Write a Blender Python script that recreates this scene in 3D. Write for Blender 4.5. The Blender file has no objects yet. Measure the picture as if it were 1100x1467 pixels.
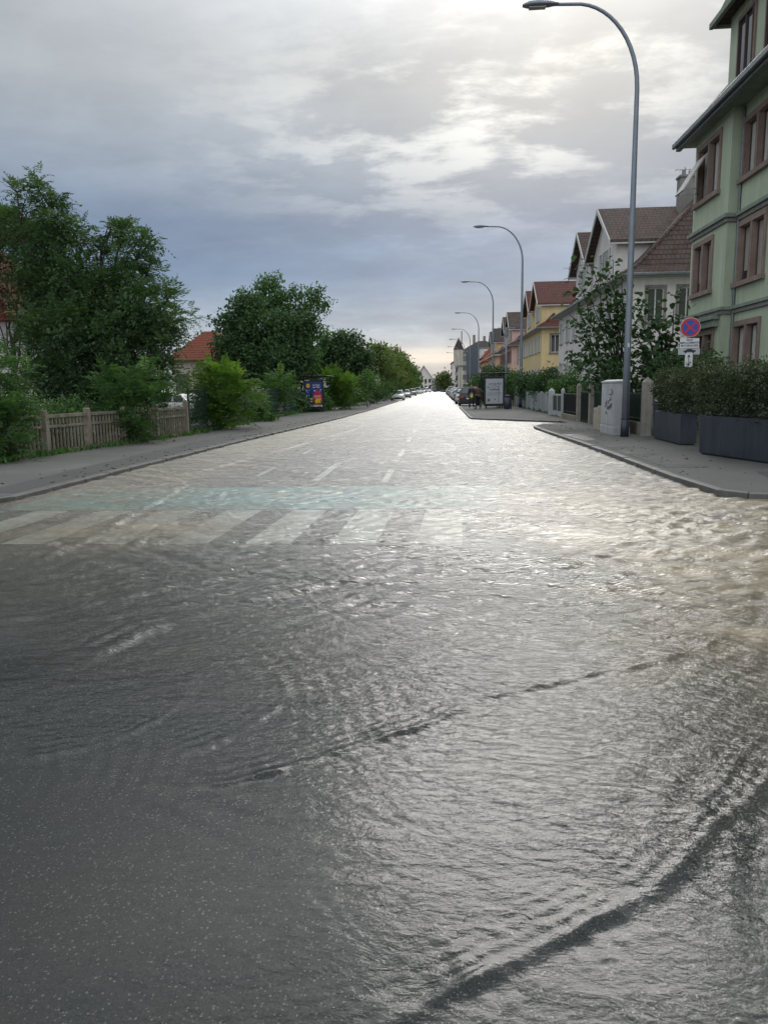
import bpy, bmesh, math, random
import numpy as np
from mathutils import Vector, Matrix
R = math.radians
random.seed(7)
RNG = np.random.default_rng(11)
SC = bpy.context.scene
COL = SC.collection

# ------------------------------------------------------------------ camera
CAM_H = 1.6
PITCH, YAW, ROLL, FPX = R(9.442), R(4.421), .017, 1059.0
fwd = Vector((-math.sin(YAW)*math.cos(PITCH), math.cos(YAW)*math.cos(PITCH), -math.sin(PITCH)))
rt0 = Vector((math.cos(YAW), math.sin(YAW), 0)); up0 = rt0.cross(fwd)
rt = rt0*math.cos(ROLL) - up0*math.sin(ROLL)
up = up0*math.cos(ROLL) + rt0*math.sin(ROLL)
cd = bpy.data.cameras.new('camera'); cam = bpy.data.objects.new('camera', cd); COL.objects.link(cam)
m4 = Matrix((rt, up, -fwd)).transposed().to_4x4(); m4.translation = (0, 0, CAM_H)
cam.matrix_world = m4
cd.sensor_fit = 'VERTICAL'; cd.sensor_height = 36.0; cd.lens = 36.0*FPX/1467.0
cd.clip_start = .05; cd.clip_end = 9000
SC.camera = cam

def ray(px, py):
    return fwd + rt*((px-550)/FPX) + up*((733.5-py)/FPX)
def PG(px, py, z=0.0):
    d = ray(px, py); return Vector((0, 0, CAM_H)) + d*((z-CAM_H)/d.z)
def PY(px, py, y):
    d = ray(px, py); return Vector((0, 0, CAM_H)) + d*(y/d.y)

# ------------------------------------------------------------------ helpers
def tag(o, label=None, cat=None, group=None, kind=None):
    if label: o['label'] = label
    if cat: o['category'] = cat
    if group: o['group'] = group
    if kind: o['kind'] = kind
    return o
def empty(name, loc=(0, 0, 0), rz=0, label=None, cat=None, group=None):
    o = bpy.data.objects.new(name, None); COL.objects.link(o)
    o.location = loc; o.rotation_euler = (0, 0, rz); o.empty_display_size = .2
    return tag(o, label, cat, group)
def copy_tree(o, parent=None, top=True):
    c = o.copy(); COL.objects.link(c)
    if not top: c.parent = parent
    for ch in o.children: copy_tree(ch, c, False)
    return c

def smooth_flags(me, smooth):
    if smooth:
        me.polygons.foreach_set('use_smooth', [True]*len(me.polygons))

class MB:
    """collects simple solids, then links them as ONE mesh object"""
    def __init__(s): s.v = []; s.f = []; s.mi = []; s.cur = 0
    def add(s, vs, fs):
        b = len(s.v); s.v += [tuple(x) for x in vs]
        for f in fs: s.f.append(tuple(b+i for i in f)); s.mi.append(s.cur)
        return s
    def box(s, x0, x1, y0, y1, z0, z1):
        if x0 > x1: x0, x1 = x1, x0
        if y0 > y1: y0, y1 = y1, y0
        return s.add([(x0,y0,z0),(x1,y0,z0),(x1,y1,z0),(x0,y1,z0),(x0,y0,z1),(x1,y0,z1),(x1,y1,z1),(x0,y1,z1)],
                     [(0,3,2,1),(4,5,6,7),(0,1,5,4),(1,2,6,5),(2,3,7,6),(3,0,4,7)])
    def hexa(s, p):   # 8 points, bottom ring then top ring
        return s.add(p, [(0,3,2,1),(4,5,6,7),(0,1,5,4),(1,2,6,5),(2,3,7,6),(3,0,4,7)])
    def quad(s, a, b, c, d): return s.add([a, b, c, d], [(0,1,2,3)])
    def poly(s, pts): return s.add(pts, [tuple(range(len(pts)))])
    def prism(s, pts, z0, z1):
        n = len(pts)
        vs = [(p[0], p[1], z0) for p in pts]+[(p[0], p[1], z1) for p in pts]
        fs = [tuple(range(n-1, -1, -1)), tuple(range(n, 2*n))]+[(i, (i+1) % n, n+(i+1) % n, n+i) for i in range(n)]
        return s.add(vs, fs)
    def extrude(s, pts, vec):  # planar polygon extruded by vec
        n = len(pts); v = Vector(vec)
        vs = [tuple(p) for p in pts]+[tuple(Vector(p)+v) for p in pts]
        fs = [tuple(range(n-1, -1, -1)), tuple(range(n, 2*n))]+[(i, (i+1) % n, n+(i+1) % n, n+i) for i in range(n)]
        return s.add(vs, fs)
    def tube(s, pts, rad, n=8, cap=True):
        pts = [Vector(p) for p in pts]
        if not hasattr(rad, '__len__'): rad = [rad]*len(pts)
        vs = []; fs = []
        t0 = (pts[1]-pts[0]).normalized()
        ref = Vector((1, 0, 0)) if abs(t0.x) < .8 else Vector((0, 1, 0))
        for i, p in enumerate(pts):
            a = pts[max(i-1, 0)]; b = pts[min(i+1, len(pts)-1)]
            t = (b-a); t = t.normalized() if t.length > 1e-9 else t0
            u = ref - t*ref.dot(t)
            if u.length < 1e-4: u = Vector((0, 0, 1)) - t*t.z
            u.normalize(); ref = u; w = t.cross(u)
            for k in range(n):
                q = 2*math.pi*k/n; vs.append(p+(u*math.cos(q)+w*math.sin(q))*rad[i])
        for i in range(len(pts)-1):
            for k in range(n):
                k2 = (k+1) % n; fs.append((i*n+k, i*n+k2, (i+1)*n+k2, (i+1)*n+k))
        if cap: fs.append(tuple(range(n-1, -1, -1))); fs.append(tuple(range((len(pts)-1)*n, len(pts)*n)))
        return s.add(vs, fs)
    def cyl(s, c, r, z0, z1, n=16, r2=None): return s.tube([(c[0], c[1], z0), (c[0], c[1], z1)], [r, r if r2 is None else r2], n)
    def disc(s, c, axis, r, th, n=24):
        a = Vector(axis).normalized()*th/2; c = Vector(c)
        return s.tube([c-a, c+a], r, n)
    def build(s, name, mat, parent=None, smooth=False, bevel=0, loc=None):
        me = bpy.data.meshes.new(name); me.from_pydata(s.v, [], s.f); me.update()
        mats = mat if isinstance(mat, (list, tuple)) else [mat]
        for m in mats: me.materials.append(m)
        if len(mats) > 1: me.polygons.foreach_set('material_index', s.mi)
        autouv(me); smooth_flags(me, smooth)
        o = bpy.data.objects.new(name, me); COL.objects.link(o)
        if parent: o.parent = parent
        if loc: o.location = loc
        if bevel:
            b = o.modifiers.new('bevel', 'BEVEL'); b.width = bevel; b.segments = 2; b.limit_method = 'ANGLE'
        return o

def autouv(me):
    """UVs in metres: v runs up the face, u along it"""
    uv = me.uv_layers.new(name='UVMap'); dat = np.zeros((len(me.loops), 2), dtype=np.float32)
    co = np.zeros(len(me.vertices)*3); me.vertices.foreach_get('co', co); co = co.reshape(-1, 3)
    for p in me.polygons:
        n = p.normal
        if abs(n.z) > .995: t = Vector((1, 0, 0)); b = Vector((0, 1, 0))
        else:
            t = Vector((0, 0, 1)).cross(n).normalized(); b = n.cross(t)
        for li in p.loop_indices:
            c = co[me.loops[li].vertex_index]
            dat[li] = (c[0]*t.x+c[1]*t.y+c[2]*t.z, c[0]*b.x+c[1]*b.y+c[2]*b.z)
    uv.data.foreach_set('uv', dat.ravel())

# ------------------------------------------------------------------ materials
MATS = {}
def nmat(name):
    m = bpy.data.materials.new(name); m.use_nodes = True; nt = m.node_tree
    for n in list(nt.nodes): nt.nodes.remove(n)
    o = nt.nodes.new('ShaderNodeOutputMaterial'); return m, nt, o
def N(nt, t, **k):
    n = nt.nodes.new(t)
    for a, b in k.items():
        if a == 'ins':
            for i, v in b.items(): n.inputs[i].default_value = v
        else: setattr(n, a, b)
    return n
def ramp(nt, stops, mode='LINEAR'):
    n = nt.nodes.new('ShaderNodeValToRGB'); cr = n.color_ramp; cr.interpolation = mode
    while len(cr.elements) < len(stops): cr.elements.new(.5)
    for e, (p, c) in zip(cr.elements, stops):
        e.position = p; e.color = (*c, 1) if len(c) == 3 else c
    return n
def c4(c): return (*c, 1)
def mat(name, c1, c2=None, scale=3, rough=.7, metal=0, bump=0, bscale=30, spec=.4, detail=6, grime=0):
    if name in MATS: return MATS[name]
    m, nt, out = nmat(name); L = nt.links.new
    p = N(nt, 'ShaderNodeBsdfPrincipled'); p.inputs['Roughness'].default_value = rough
    p.inputs['Metallic'].default_value = metal; p.inputs['Specular IOR Level'].default_value = spec
    c2 = c2 or tuple(x*.82 for x in c1)
    tc = N(nt, 'ShaderNodeTexCoord')
    nz = N(nt, 'ShaderNodeTexNoise', ins={'Scale': scale, 'Detail': detail, 'Roughness': .6}); L(tc.outputs['Object'], nz.inputs['Vector'])
    rp = ramp(nt, [(.32, c2), (.68, c1)]); L(nz.outputs['Fac'], rp.inputs['Fac'])
    cout = rp.outputs['Color']
    if grime:
        mp = N(nt, 'ShaderNodeMapping'); mp.inputs['Scale'].default_value = (2.2, 2.2, .25); L(tc.outputs['Object'], mp.inputs['Vector'])
        g = N(nt, 'ShaderNodeTexNoise', ins={'Scale': 1.6, 'Detail': 8, 'Roughness': .7}); L(mp.outputs[0], g.inputs['Vector'])
        gr = ramp(nt, [(.42, (1-grime,)*3), (.62, (1, 1, 1))]); L(g.outputs['Fac'], gr.inputs['Fac'])
        mx = N(nt, 'ShaderNodeMix', data_type='RGBA', blend_type='MULTIPLY'); mx.inputs[0].default_value = 1
        L(cout, mx.inputs[6]); L(gr.outputs['Color'], mx.inputs[7]); cout = mx.outputs[2]
    L(cout, p.inputs['Base Color'])
    if bump:
        nb = N(nt, 'ShaderNodeTexNoise', ins={'Scale': bscale, 'Detail': 5}); L(tc.outputs['Object'], nb.inputs['Vector'])
        b = N(nt, 'ShaderNodeBump', ins={'Strength': bump, 'Distance': .02}); L(nb.outputs['Fac'], b.inputs['Height']); L(b.outputs[0], p.inputs['Normal'])
    L(p.outputs[0], out.inputs[0]); MATS[name] = m; return m
def glass(name, tint=(.02, .025, .03), rough=.05):
    if name in MATS: return MATS[name]
    m, nt, out = nmat(name)
    p = N(nt, 'ShaderNodeBsdfPrincipled'); p.inputs['Base Color'].default_value = c4(tint)
    p.inputs['Roughness'].default_value = rough; p.inputs['Specular IOR Level'].default_value = .9
    nt.links.new(p.outputs[0], out.inputs[0]); MATS[name] = m; return m
def clearglass(name, tint=(.85, .9, .9)):
    if name in MATS: return MATS[name]
    m, nt, out = nmat(name); L = nt.links.new
    t = N(nt, 'ShaderNodeBsdfTransparent'); t.inputs[0].default_value = c4(tint)
    g = N(nt, 'ShaderNodeBsdfGlossy', ins={'Roughness': .03}); fr = N(nt, 'ShaderNodeFresnel', ins={'IOR': 1.5})
    mx = N(nt, 'ShaderNodeMixShader'); L(fr.outputs[0], mx.inputs[0]); L(t.outputs[0], mx.inputs[1]); L(g.outputs[0], mx.inputs[2]); L(mx.outputs[0], out.inputs[0])
    MATS[name] = m; return m
def tiles(name, c1, c2, c3, w=.24, h=.34, moss=0):
    if name in MATS: return MATS[name]
    m, nt, out = nmat(name); L = nt.links.new
    uv = N(nt, 'ShaderNodeUVMap'); uv.uv_map = 'UVMap'
    br = N(nt, 'ShaderNodeTexBrick', ins={'Scale': 1.0, 'Mortar Size': .022, 'Mortar Smooth': .6, 'Bias': 0, 'Brick Width': w, 'Row Height': h})
    br.inputs['Color1'].default_value = c4(c1); br.inputs['Color2'].default_value = c4(c2); br.inputs['Mortar'].default_value = c4(tuple(x*.3 for x in c2))
    L(uv.outputs[0], br.inputs['Vector'])
    nz = N(nt, 'ShaderNodeTexNoise', ins={'Scale': 1.3, 'Detail': 8, 'Roughness': .7}); L(uv.outputs[0], nz.inputs['Vector'])
    rp = ramp(nt, [(.4, (0, 0, 0)), (.65, (1, 1, 1))]); L(nz.outputs['Fac'], rp.inputs['Fac'])
    mx = N(nt, 'ShaderNodeMix', data_type='RGBA'); mul = N(nt, 'ShaderNodeMath', operation='MULTIPLY'); mul.inputs[1].default_value = .7
    L(rp.outputs['Color'], mul.inputs[0]); L(mul.outputs[0], mx.inputs[0]); L(br.outputs['Color'], mx.inputs[6]); mx.inputs[7].default_value = c4(c3)
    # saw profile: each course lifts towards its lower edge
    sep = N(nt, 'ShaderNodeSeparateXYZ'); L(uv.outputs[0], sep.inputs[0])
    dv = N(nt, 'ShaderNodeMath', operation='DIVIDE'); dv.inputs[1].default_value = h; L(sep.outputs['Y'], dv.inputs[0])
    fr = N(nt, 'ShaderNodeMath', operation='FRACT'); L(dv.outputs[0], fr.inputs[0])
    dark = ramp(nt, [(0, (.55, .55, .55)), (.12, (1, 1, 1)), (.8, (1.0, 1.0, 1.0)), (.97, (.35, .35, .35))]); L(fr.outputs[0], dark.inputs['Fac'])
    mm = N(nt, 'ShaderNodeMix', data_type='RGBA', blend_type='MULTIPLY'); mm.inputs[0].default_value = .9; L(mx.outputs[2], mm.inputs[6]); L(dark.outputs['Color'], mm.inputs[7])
    inv = N(nt, 'ShaderNodeMath', operation='SUBTRACT'); inv.inputs[0].default_value = 1; L(fr.outputs[0], inv.inputs[1])
    du = N(nt, 'ShaderNodeMath', operation='DIVIDE'); du.inputs[1].default_value = w; L(sep.outputs['X'], du.inputs[0])
    sn = N(nt, 'ShaderNodeMath', operation='MULTIPLY'); sn.inputs[1].default_value = 6.2832; L(du.outputs[0], sn.inputs[0])
    s2 = N(nt, 'ShaderNodeMath', operation='SINE'); L(sn.outputs[0], s2.inputs[0])
    s3 = N(nt, 'ShaderNodeMath', operation='MULTIPLY_ADD'); s3.inputs[1].default_value = .35; L(s2.outputs[0], s3.inputs[0]); L(inv.outputs[0], s3.inputs[2])
    b = N(nt, 'ShaderNodeBump', ins={'Strength': .9, 'Distance': .035}); L(s3.outputs[0], b.inputs['Height'])
    p = N(nt, 'ShaderNodeBsdfPrincipled', ins={'Roughness': .85, 'Specular IOR Level': .2}); L(mm.outputs[2], p.inputs['Base Color']); L(b.outputs[0], p.inputs['Normal'])
    L(p.outputs[0], out.inputs[0]); MATS[name] = m; return m
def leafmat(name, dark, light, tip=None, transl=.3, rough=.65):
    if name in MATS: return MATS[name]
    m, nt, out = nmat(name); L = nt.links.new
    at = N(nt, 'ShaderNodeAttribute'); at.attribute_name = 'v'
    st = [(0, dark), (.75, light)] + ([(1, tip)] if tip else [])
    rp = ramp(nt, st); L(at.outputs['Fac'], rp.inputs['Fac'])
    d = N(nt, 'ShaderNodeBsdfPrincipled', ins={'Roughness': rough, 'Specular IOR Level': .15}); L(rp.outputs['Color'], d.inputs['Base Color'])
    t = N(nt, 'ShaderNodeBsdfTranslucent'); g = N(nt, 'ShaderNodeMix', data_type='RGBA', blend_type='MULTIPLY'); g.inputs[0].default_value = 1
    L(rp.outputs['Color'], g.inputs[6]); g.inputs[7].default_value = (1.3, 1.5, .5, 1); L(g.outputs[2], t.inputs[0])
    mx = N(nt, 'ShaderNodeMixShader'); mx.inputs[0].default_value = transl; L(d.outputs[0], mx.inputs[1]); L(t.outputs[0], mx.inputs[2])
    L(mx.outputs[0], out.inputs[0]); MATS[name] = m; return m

# ------------------------------------------------------------------ sky and light
w = bpy.data.worlds.new('World'); SC.world = w; w.use_nodes = True
nt = w.node_tree; L = nt.links.new
for n in list(nt.nodes): nt.nodes.remove(n)
SUN_AZ, SUN_EL = R(9), R(28)          # azimuth from the street axis towards the right
sky = N(nt, 'ShaderNodeTexSky'); sky.sky_type = 'NISHITA'; sky.sun_disc = False
sky.sun_elevation = SUN_EL; sky.sun_rotation = SUN_AZ; sky.air_density = 1.2; sky.dust_density = 2
bg1 = N(nt, 'ShaderNodeBackground', ins={'Strength': .07}); L(sky.outputs[0], bg1.inputs[0])
tc = N(nt, 'ShaderNodeTexCoord'); sep = N(nt, 'ShaderNodeSeparateXYZ'); L(tc.outputs['Generated'], sep.inputs[0])
def M(op, a, b=None, c=None):
    n = N(nt, 'ShaderNodeMath', operation=op)
    for i, x in enumerate((a, b, c)):
        if x is None: continue
        if isinstance(x, (int, float)): n.inputs[i].default_value = x
        else: L(x, n.inputs[i])
    return n.outputs[0]
zz = M('MAXIMUM', sep.outputs['Z'], 0.0)
den = M('ADD', zz, .20)
cx_ = M('DIVIDE', sep.outputs['X'], den); cy_ = M('DIVIDE', sep.outputs['Y'], den)
cmb = N(nt, 'ShaderNodeCombineXYZ'); L(cx_, cmb.inputs[0]); L(cy_, cmb.inputs[1])
def noise(vec, scale, det, rough, dist=0, loc=(0, 0, 0), sc=(1, 1, 1)):
    mp = N(nt, 'ShaderNodeMapping'); mp.inputs['Location'].default_value = loc; mp.inputs['Scale'].default_value = sc; L(vec, mp.inputs['Vector'])
    n = N(nt, 'ShaderNodeTexNoise', ins={'Scale': scale, 'Detail': det, 'Roughness': rough, 'Distortion': dist}); L(mp.outputs[0], n.inputs['Vector']); return n.outputs['Fac']
n1 = noise(cmb.outputs[0], 1.3, 9, .58, .1, (3.1, 1.7, 0), (.95, 1.0, 1))
n2 = noise(cmb.outputs[0], 3.8, 8, .6, .15, (7.3, 2.2, 0), (.9, 1.15, 1))
el = ramp(nt, [(0, (.44, .47, .50)), (.035, (.43, .48, .53)), (.075, (.33, .40, .50)), (.145, (.18, .27, .42)), (.205, (.168, .235, .355)),
               (.26, (.265, .32, .40)), (.35, (.385, .415, .445)), (.49, (.345, .375, .41)), (.60, (.64, .66, .68)), (.78, (.6, .72, .75)), (1, (.8, .81, .83))])
L(zz, el.inputs['Fac'])
shade = ramp(nt, [(.26, (.72, .74, .79)), (.5, (.98, .98, .98)), (.63, (1.16, 1.16, 1.15)), (.8, (1.55, 1.54, 1.5))])
mixn = M('ADD', M('MULTIPLY', n1, .62), M('MULTIPLY', n2, .38)); L(mixn, shade.inputs['Fac'])
mul = N(nt, 'ShaderNodeMix', data_type='RGBA', blend_type='MULTIPLY'); mul.inputs[0].default_value = 1
L(el.outputs['Color'], mul.inputs[6]); L(shade.outputs['Color'], mul.inputs[7])
def dirv(px, py): d = ray(px, py).normalized(); return d
def glow(px, py, sx, sz, col, thr0, thr1, base, amt=1.0, nz=None):
    """thin, brightly lit cloud in one part of the sky"""
    d = dirv(px, py); az0 = math.atan2(d.x, d.y); z0 = d.z
    az = M('ARCTAN2', sep.outputs['X'], sep.outputs['Y'])
    a = M('DIVIDE', M('SUBTRACT', az, az0), sx); b = M('DIVIDE', M('SUBTRACT', sep.outputs['Z'], z0), sz)
    e = M('EXPONENT', M('MULTIPLY', M('ADD', M('MULTIPLY', a, a), M('MULTIPLY', b, b)), -1.0))
    t = N(nt, 'ShaderNodeMapRange', interpolation_type='SMOOTHSTEP'); L(nz or mixn, t.inputs[0]); t.inputs[1].default_value = thr0; t.inputs[2].default_value = thr1
    t.inputs[3].default_value = base; t.inputs[4].default_value = 1
    return M('MULTIPLY', M('MULTIPLY', e, t.outputs[0]), amt)
def addc(prev, fac, col):
    s = N(nt, 'ShaderNodeMix', data_type='RGBA', blend_type='ADD'); s.clamp_factor = False
    L(fac, s.inputs[0]); L(prev, s.inputs[6]); s.inputs[7].default_value = c4(col); return s.outputs[2]
n3 = noise(cmb.outputs[0], 3.4, 8, .62, .12, (1.3, 5.2, 0), (.8, 1.3, 1))
cc = mul.outputs[2]
cc = addc(cc, glow(650, 200, .26, .085, None, .46, .62, .10, 1.0, n3), (.30, .29, .25))
cc = addc(cc, glow(830, 85, .30, .11, None, .45, .62, .16, 1.0, n3), (.30, .29, .25))
cc = addc(cc, glow(610, 512, .13, .014, None, .35, .6, .3), (.38, .26, .13))
cc = addc(cc, glow(560, 470, .5, .03, None, .4, .62, .2), (.10, .10, .09))
# the veiled sun above the picture
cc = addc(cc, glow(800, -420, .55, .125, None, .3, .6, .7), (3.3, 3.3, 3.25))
# unseen sky behind the camera, brightened as added fill for the facades
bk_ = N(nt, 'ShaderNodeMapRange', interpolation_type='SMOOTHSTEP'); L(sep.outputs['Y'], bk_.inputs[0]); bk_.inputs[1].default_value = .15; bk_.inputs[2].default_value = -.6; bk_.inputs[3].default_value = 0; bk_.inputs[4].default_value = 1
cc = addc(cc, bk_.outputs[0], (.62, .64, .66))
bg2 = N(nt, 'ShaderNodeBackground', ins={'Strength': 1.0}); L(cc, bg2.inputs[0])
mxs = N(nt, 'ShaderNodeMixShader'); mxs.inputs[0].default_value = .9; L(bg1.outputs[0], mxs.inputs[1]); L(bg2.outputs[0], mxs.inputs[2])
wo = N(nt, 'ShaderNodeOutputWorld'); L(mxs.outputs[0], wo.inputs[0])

sl = bpy.data.lights.new('sun', 'SUN'); sl.energy = 1.15; sl.angle = R(30); sl.color = (1, .97, .92)
so = bpy.data.objects.new('sun', sl); COL.objects.link(so)
sd = Vector((math.sin(SUN_AZ)*math.cos(SUN_EL), math.cos(SUN_AZ)*math.cos(SUN_EL), math.sin(SUN_EL)))
so.rotation_euler = sd.to_track_quat('Z', 'Y').to_euler(); so.location = (0, 0, 60)
SC.view_settings.view_transform = 'Standard'; SC.view_settings.look = 'None'; SC.view_settings.gamma = 1; SC.view_settings.exposure = .15
SC.render.engine = 'CYCLES'; SC.cycles.use_denoising = True; SC.cycles.max_bounces = 8; SC.cycles.transparent_max_bounces = 16

# ------------------------------------------------------------------ ground, road, pavements
def asphalt(name, base, spark, wet=.35, chip=70, thr=.86, bump=.5, stain=None):
    m, nt, out = nmat(name); L = nt.links.new
    tc = N(nt, 'ShaderNodeTexCoord'); v = tc.outputs['Object']
    a = N(nt, 'ShaderNodeTexNoise', ins={'Scale': .55, 'Detail': 9, 'Roughness': .65}); L(v, a.inputs['Vector'])
    ra = ramp(nt, [(.3, tuple(x*.7 for x in base)), (.7, tuple(x*1.3 for x in base))]); L(a.outputs['Fac'], ra.inputs['Fac'])
    g = N(nt, 'ShaderNodeTexNoise', ins={'Scale': 140, 'Detail': 3, 'Roughness': .7}); L(v, g.inputs['Vector'])
    rg = ramp(nt, [(.3, (.25, .25, .25)), (.7, (2.1, 2.1, 2.0))]); L(g.outputs['Fac'], rg.inputs['Fac'])
    m1 = N(nt, 'ShaderNodeMix', data_type='RGBA', blend_type='MULTIPLY'); m1.inputs[0].default_value = 1; L(ra.outputs['Color'], m1.inputs[6]); L(rg.outputs['Color'], m1.inputs[7])
    vo = N(nt, 'ShaderNodeTexVoronoi', ins={'Scale': chip, 'Randomness': 1}); L(v, vo.inputs['Vector'])
    sp = N(nt, 'ShaderNodeSeparateColor'); L(vo.outputs['Color'], sp.inputs[0])
    gt = N(nt, 'ShaderNodeMath', operation='GREATER_THAN'); gt.inputs[1].default_value = thr; L(sp.outputs[0], gt.inputs[0])
    sq = N(nt, 'ShaderNodeMath', operation='POWER'); sq.inputs[1].default_value = 2.2; L(sp.outputs[1], sq.inputs[0]); sz = N(nt, 'ShaderNodeMath', operation='MULTIPLY_ADD'); sz.inputs[1].default_value = .5; sz.inputs[2].default_value = .06; L(sq.outputs[0], sz.inputs[0])
    lt = N(nt, 'ShaderNodeMath', operation='LESS_THAN'); L(vo.outputs['Distance'], lt.inputs[0]); L(sz.outputs[0], lt.inputs[1])
    mm = N(nt, 'ShaderNodeMath', operation='MULTIPLY'); L(gt.outputs[0], mm.inputs[0]); L(lt.outputs[0], mm.inputs[1])
    rs = ramp(nt, [(0, tuple(x*.35 for x in spark)), (.6, tuple(x*.7 for x in spark)), (1, spark)]); L(sp.outputs[2], rs.inputs['Fac'])
    m2 = N(nt, 'ShaderNodeMix', data_type='RGBA'); L(mm.outputs[0], m2.inputs[0]); L(m1.outputs[2], m2.inputs[6]); L(rs.outputs['Color'], m2.inputs[7])
    p = N(nt, 'ShaderNodeBsdfPrincipled', ins={'Specular IOR Level': .25}); L(m2.outputs[2], p.inputs['Base Color'])
    rr = ramp(nt, [(.35, (wet,)*3), (.65, (min(1, wet+.3),)*3)]); L(a.outputs['Fac'], rr.inputs['Fac']); L(rr.outputs['Color'], p.inputs['Roughness'])
    b = N(nt, 'ShaderNodeBump', ins={'Strength': bump, 'Distance': .006}); L(g.outputs['Fac'], b.inputs['Height']); L(b.outputs[0], p.inputs['Normal'])
    L(p.outputs[0], out.inputs[0]); MATS[name] = m; return m
M_road = asphalt('asphalt', (.050, .051, .053), (.46, .43, .38), .6, 118, .60, 1.2)
M_walk = asphalt('pavement_asphalt', (.088, .087, .086), (.16, .155, .15), .72, 50, .9, .5, )
M_walk2 = asphalt('pavement_patch', (.055, .055, .057), (.12, .12, .12), .6, 50, .9, .5)
M_kerb = mat('kerb_concrete', (.125, .12, .115), (.07, .068, .066), 4, .6, bump=.3)
M_soil = mat('garden_soil', (.05, .06, .03), (.035, .03, .02), 1.5, .95, bump=.6)

MB().box(-4000, 4000, -300, 6000, -.6, -.3).build('ground', M_soil)['kind'] = 'structure'
tag(MB().box(-60, 60, -30, 470, -.2, -.03).build('road', M_road), kind='structure')
LK = [(-60, 8.4), (-10, 8.7), (-7.9, 9.1), (-6.9, 9.75), (-6.52, 10.8), (-6.46, 13), (-6.44, 16), (-6.30, 23), (-5.55, 41), (-5.3, 60), (-5.2, 94), (-5.4, 96), (-7.3, 99), (-7.3, 440)]
RK = [(60, 10.2), (4.75, 10.4), (4.25, 10.52), (3.98, 10.9), (3.88, 12.5), (3.85, 16), (3.82, 19.3), (3.7, 24), (3.58, 28.7), (3.66, 29.6), (4.25, 31.3)]
RK2 = [(5.2, 33.4), (4.5, 34.2), (3.2, 36.0), (1.95, 37.6), (1.6, 38.4), (1.52, 39.5), (1.53, 60.5), (1.8, 61.5), (3.4, 63.5), (3.4, 440)]
def strip(pts, wdt, side):
    ps = [Vector((p[0], p[1])) for p in pts]; out = []
    for i, p in enumerate(ps):
        t = (ps[min(i+1, len(ps)-1)]-ps[max(i-1, 0)]).normalized(); n = Vector((t.y, -t.x))*side
        out.append(p+n*wdt)
    return ps, out
def kerb(name, pts, side, top):
    a, b = strip(pts, .14, side); mb = MB()
    for i in range(len(a)-1):
        seglen = (a[i+1]-a[i]).length; k = max(1, min(40, int(seglen/1.0)))
        for j in range(k):
            t0 = j/k; t1 = (j+1)/k - .012/max(seglen/k, .05)*1.0
            q = [a[i].lerp(a[i+1], t0), a[i].lerp(a[i+1], t1), b[i].lerp(b[i+1], t1), b[i].lerp(b[i+1], t0)]
            dz = random.uniform(-.006, .006)
            mb.prism([(v.x, v.y) for v in q], -.15, top+dz)
    return tag(mb.build(name, M_kerb, bevel=.012), kind='structure')
kerb('kerb', LK, -1, .070); kerb('kerb', RK, 1, .085); kerb('kerb', RK2, 1, .085)
LW = strip(LK, .13, -1)[1]; RW = strip(RK, .13, 1)[1]; RW2 = strip(RK2, .13, 1)[1]
left_poly = [(p.x, p.y) for p in LW]+[(-10.0, 440), (-10.0, 96), (-9.9, 60), (-9.75, 36), (-9.2, 29), (-10.4, 17), (-12, 14), (-60, 14)]
tag(MB().prism(left_poly, -.2, .066).build('pavement', M_walk), kind='structure')
rp1 = [(p.x, p.y) for p in RW]+[(5.4, 32.0), (5.4, 33.3)]+[(p.x, p.y) for p in RW2]+[(6.4, 440), (6.4, 24), (6.9, 17), (60, 14.5)]
tag(MB().prism(rp1, -.2, .072).build('pavement', M_walk), kind='structure')
tag(MB().prism([(-10.0, 440), (-10.0, 96), (-9.9, 60), (-9.75, 36), (-9.2, 29), (-10.4, 17), (-12, 14), (-60, 14), (-60, 440)][::-1], -.2, .05).build('garden_ground', M_soil), kind='structure')
tag(MB().prism([(6.4, 440), (6.4, 24), (6.9, 17), (60, 14.5), (60, 440)][::-1], -.2, .056).build('garden_ground', M_soil), kind='structure')
# darker reinstated strips in the pavements
def patch(pts, z, name='pavement_patch', m=None):
    return tag(MB().prism(pts, z-.006, z).build(name, m or M_walk2), kind='structure')
def wob(pts, a=.05):
    return [(x+random.uniform(-a, a), y) for x, y in pts]
a1 = [(-6.75, 11.2+i*.8) for i in range(24)]; b1 = [(-7.45-.012*i, 11.2+i*.8) for i in range(24)]
patch(wob(a1, .01)+wob(b1, .06)[::-1], .070)
patch([(5.05, 11.2), (6.6, 11.1), (6.9, 12.6), (5.5, 13.3)], .076)
patch(wob([(4.15, 14), (4.15, 20), (4.1, 27)])+wob([(5.0, 27), (4.7, 20), (4.9, 14)]), .076)
patch([(3.9, 24.2), (4.5, 23.8), (4.45, 21.6), (4.05, 21.2)], .0775, m=asphalt('tar', (.03, .03, .032), (.1, .1, .1), .2))
patch([(1.95, 38.6), (2.1, 38.4), (2.0, 52), (1.85, 52)], .0765)

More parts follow.
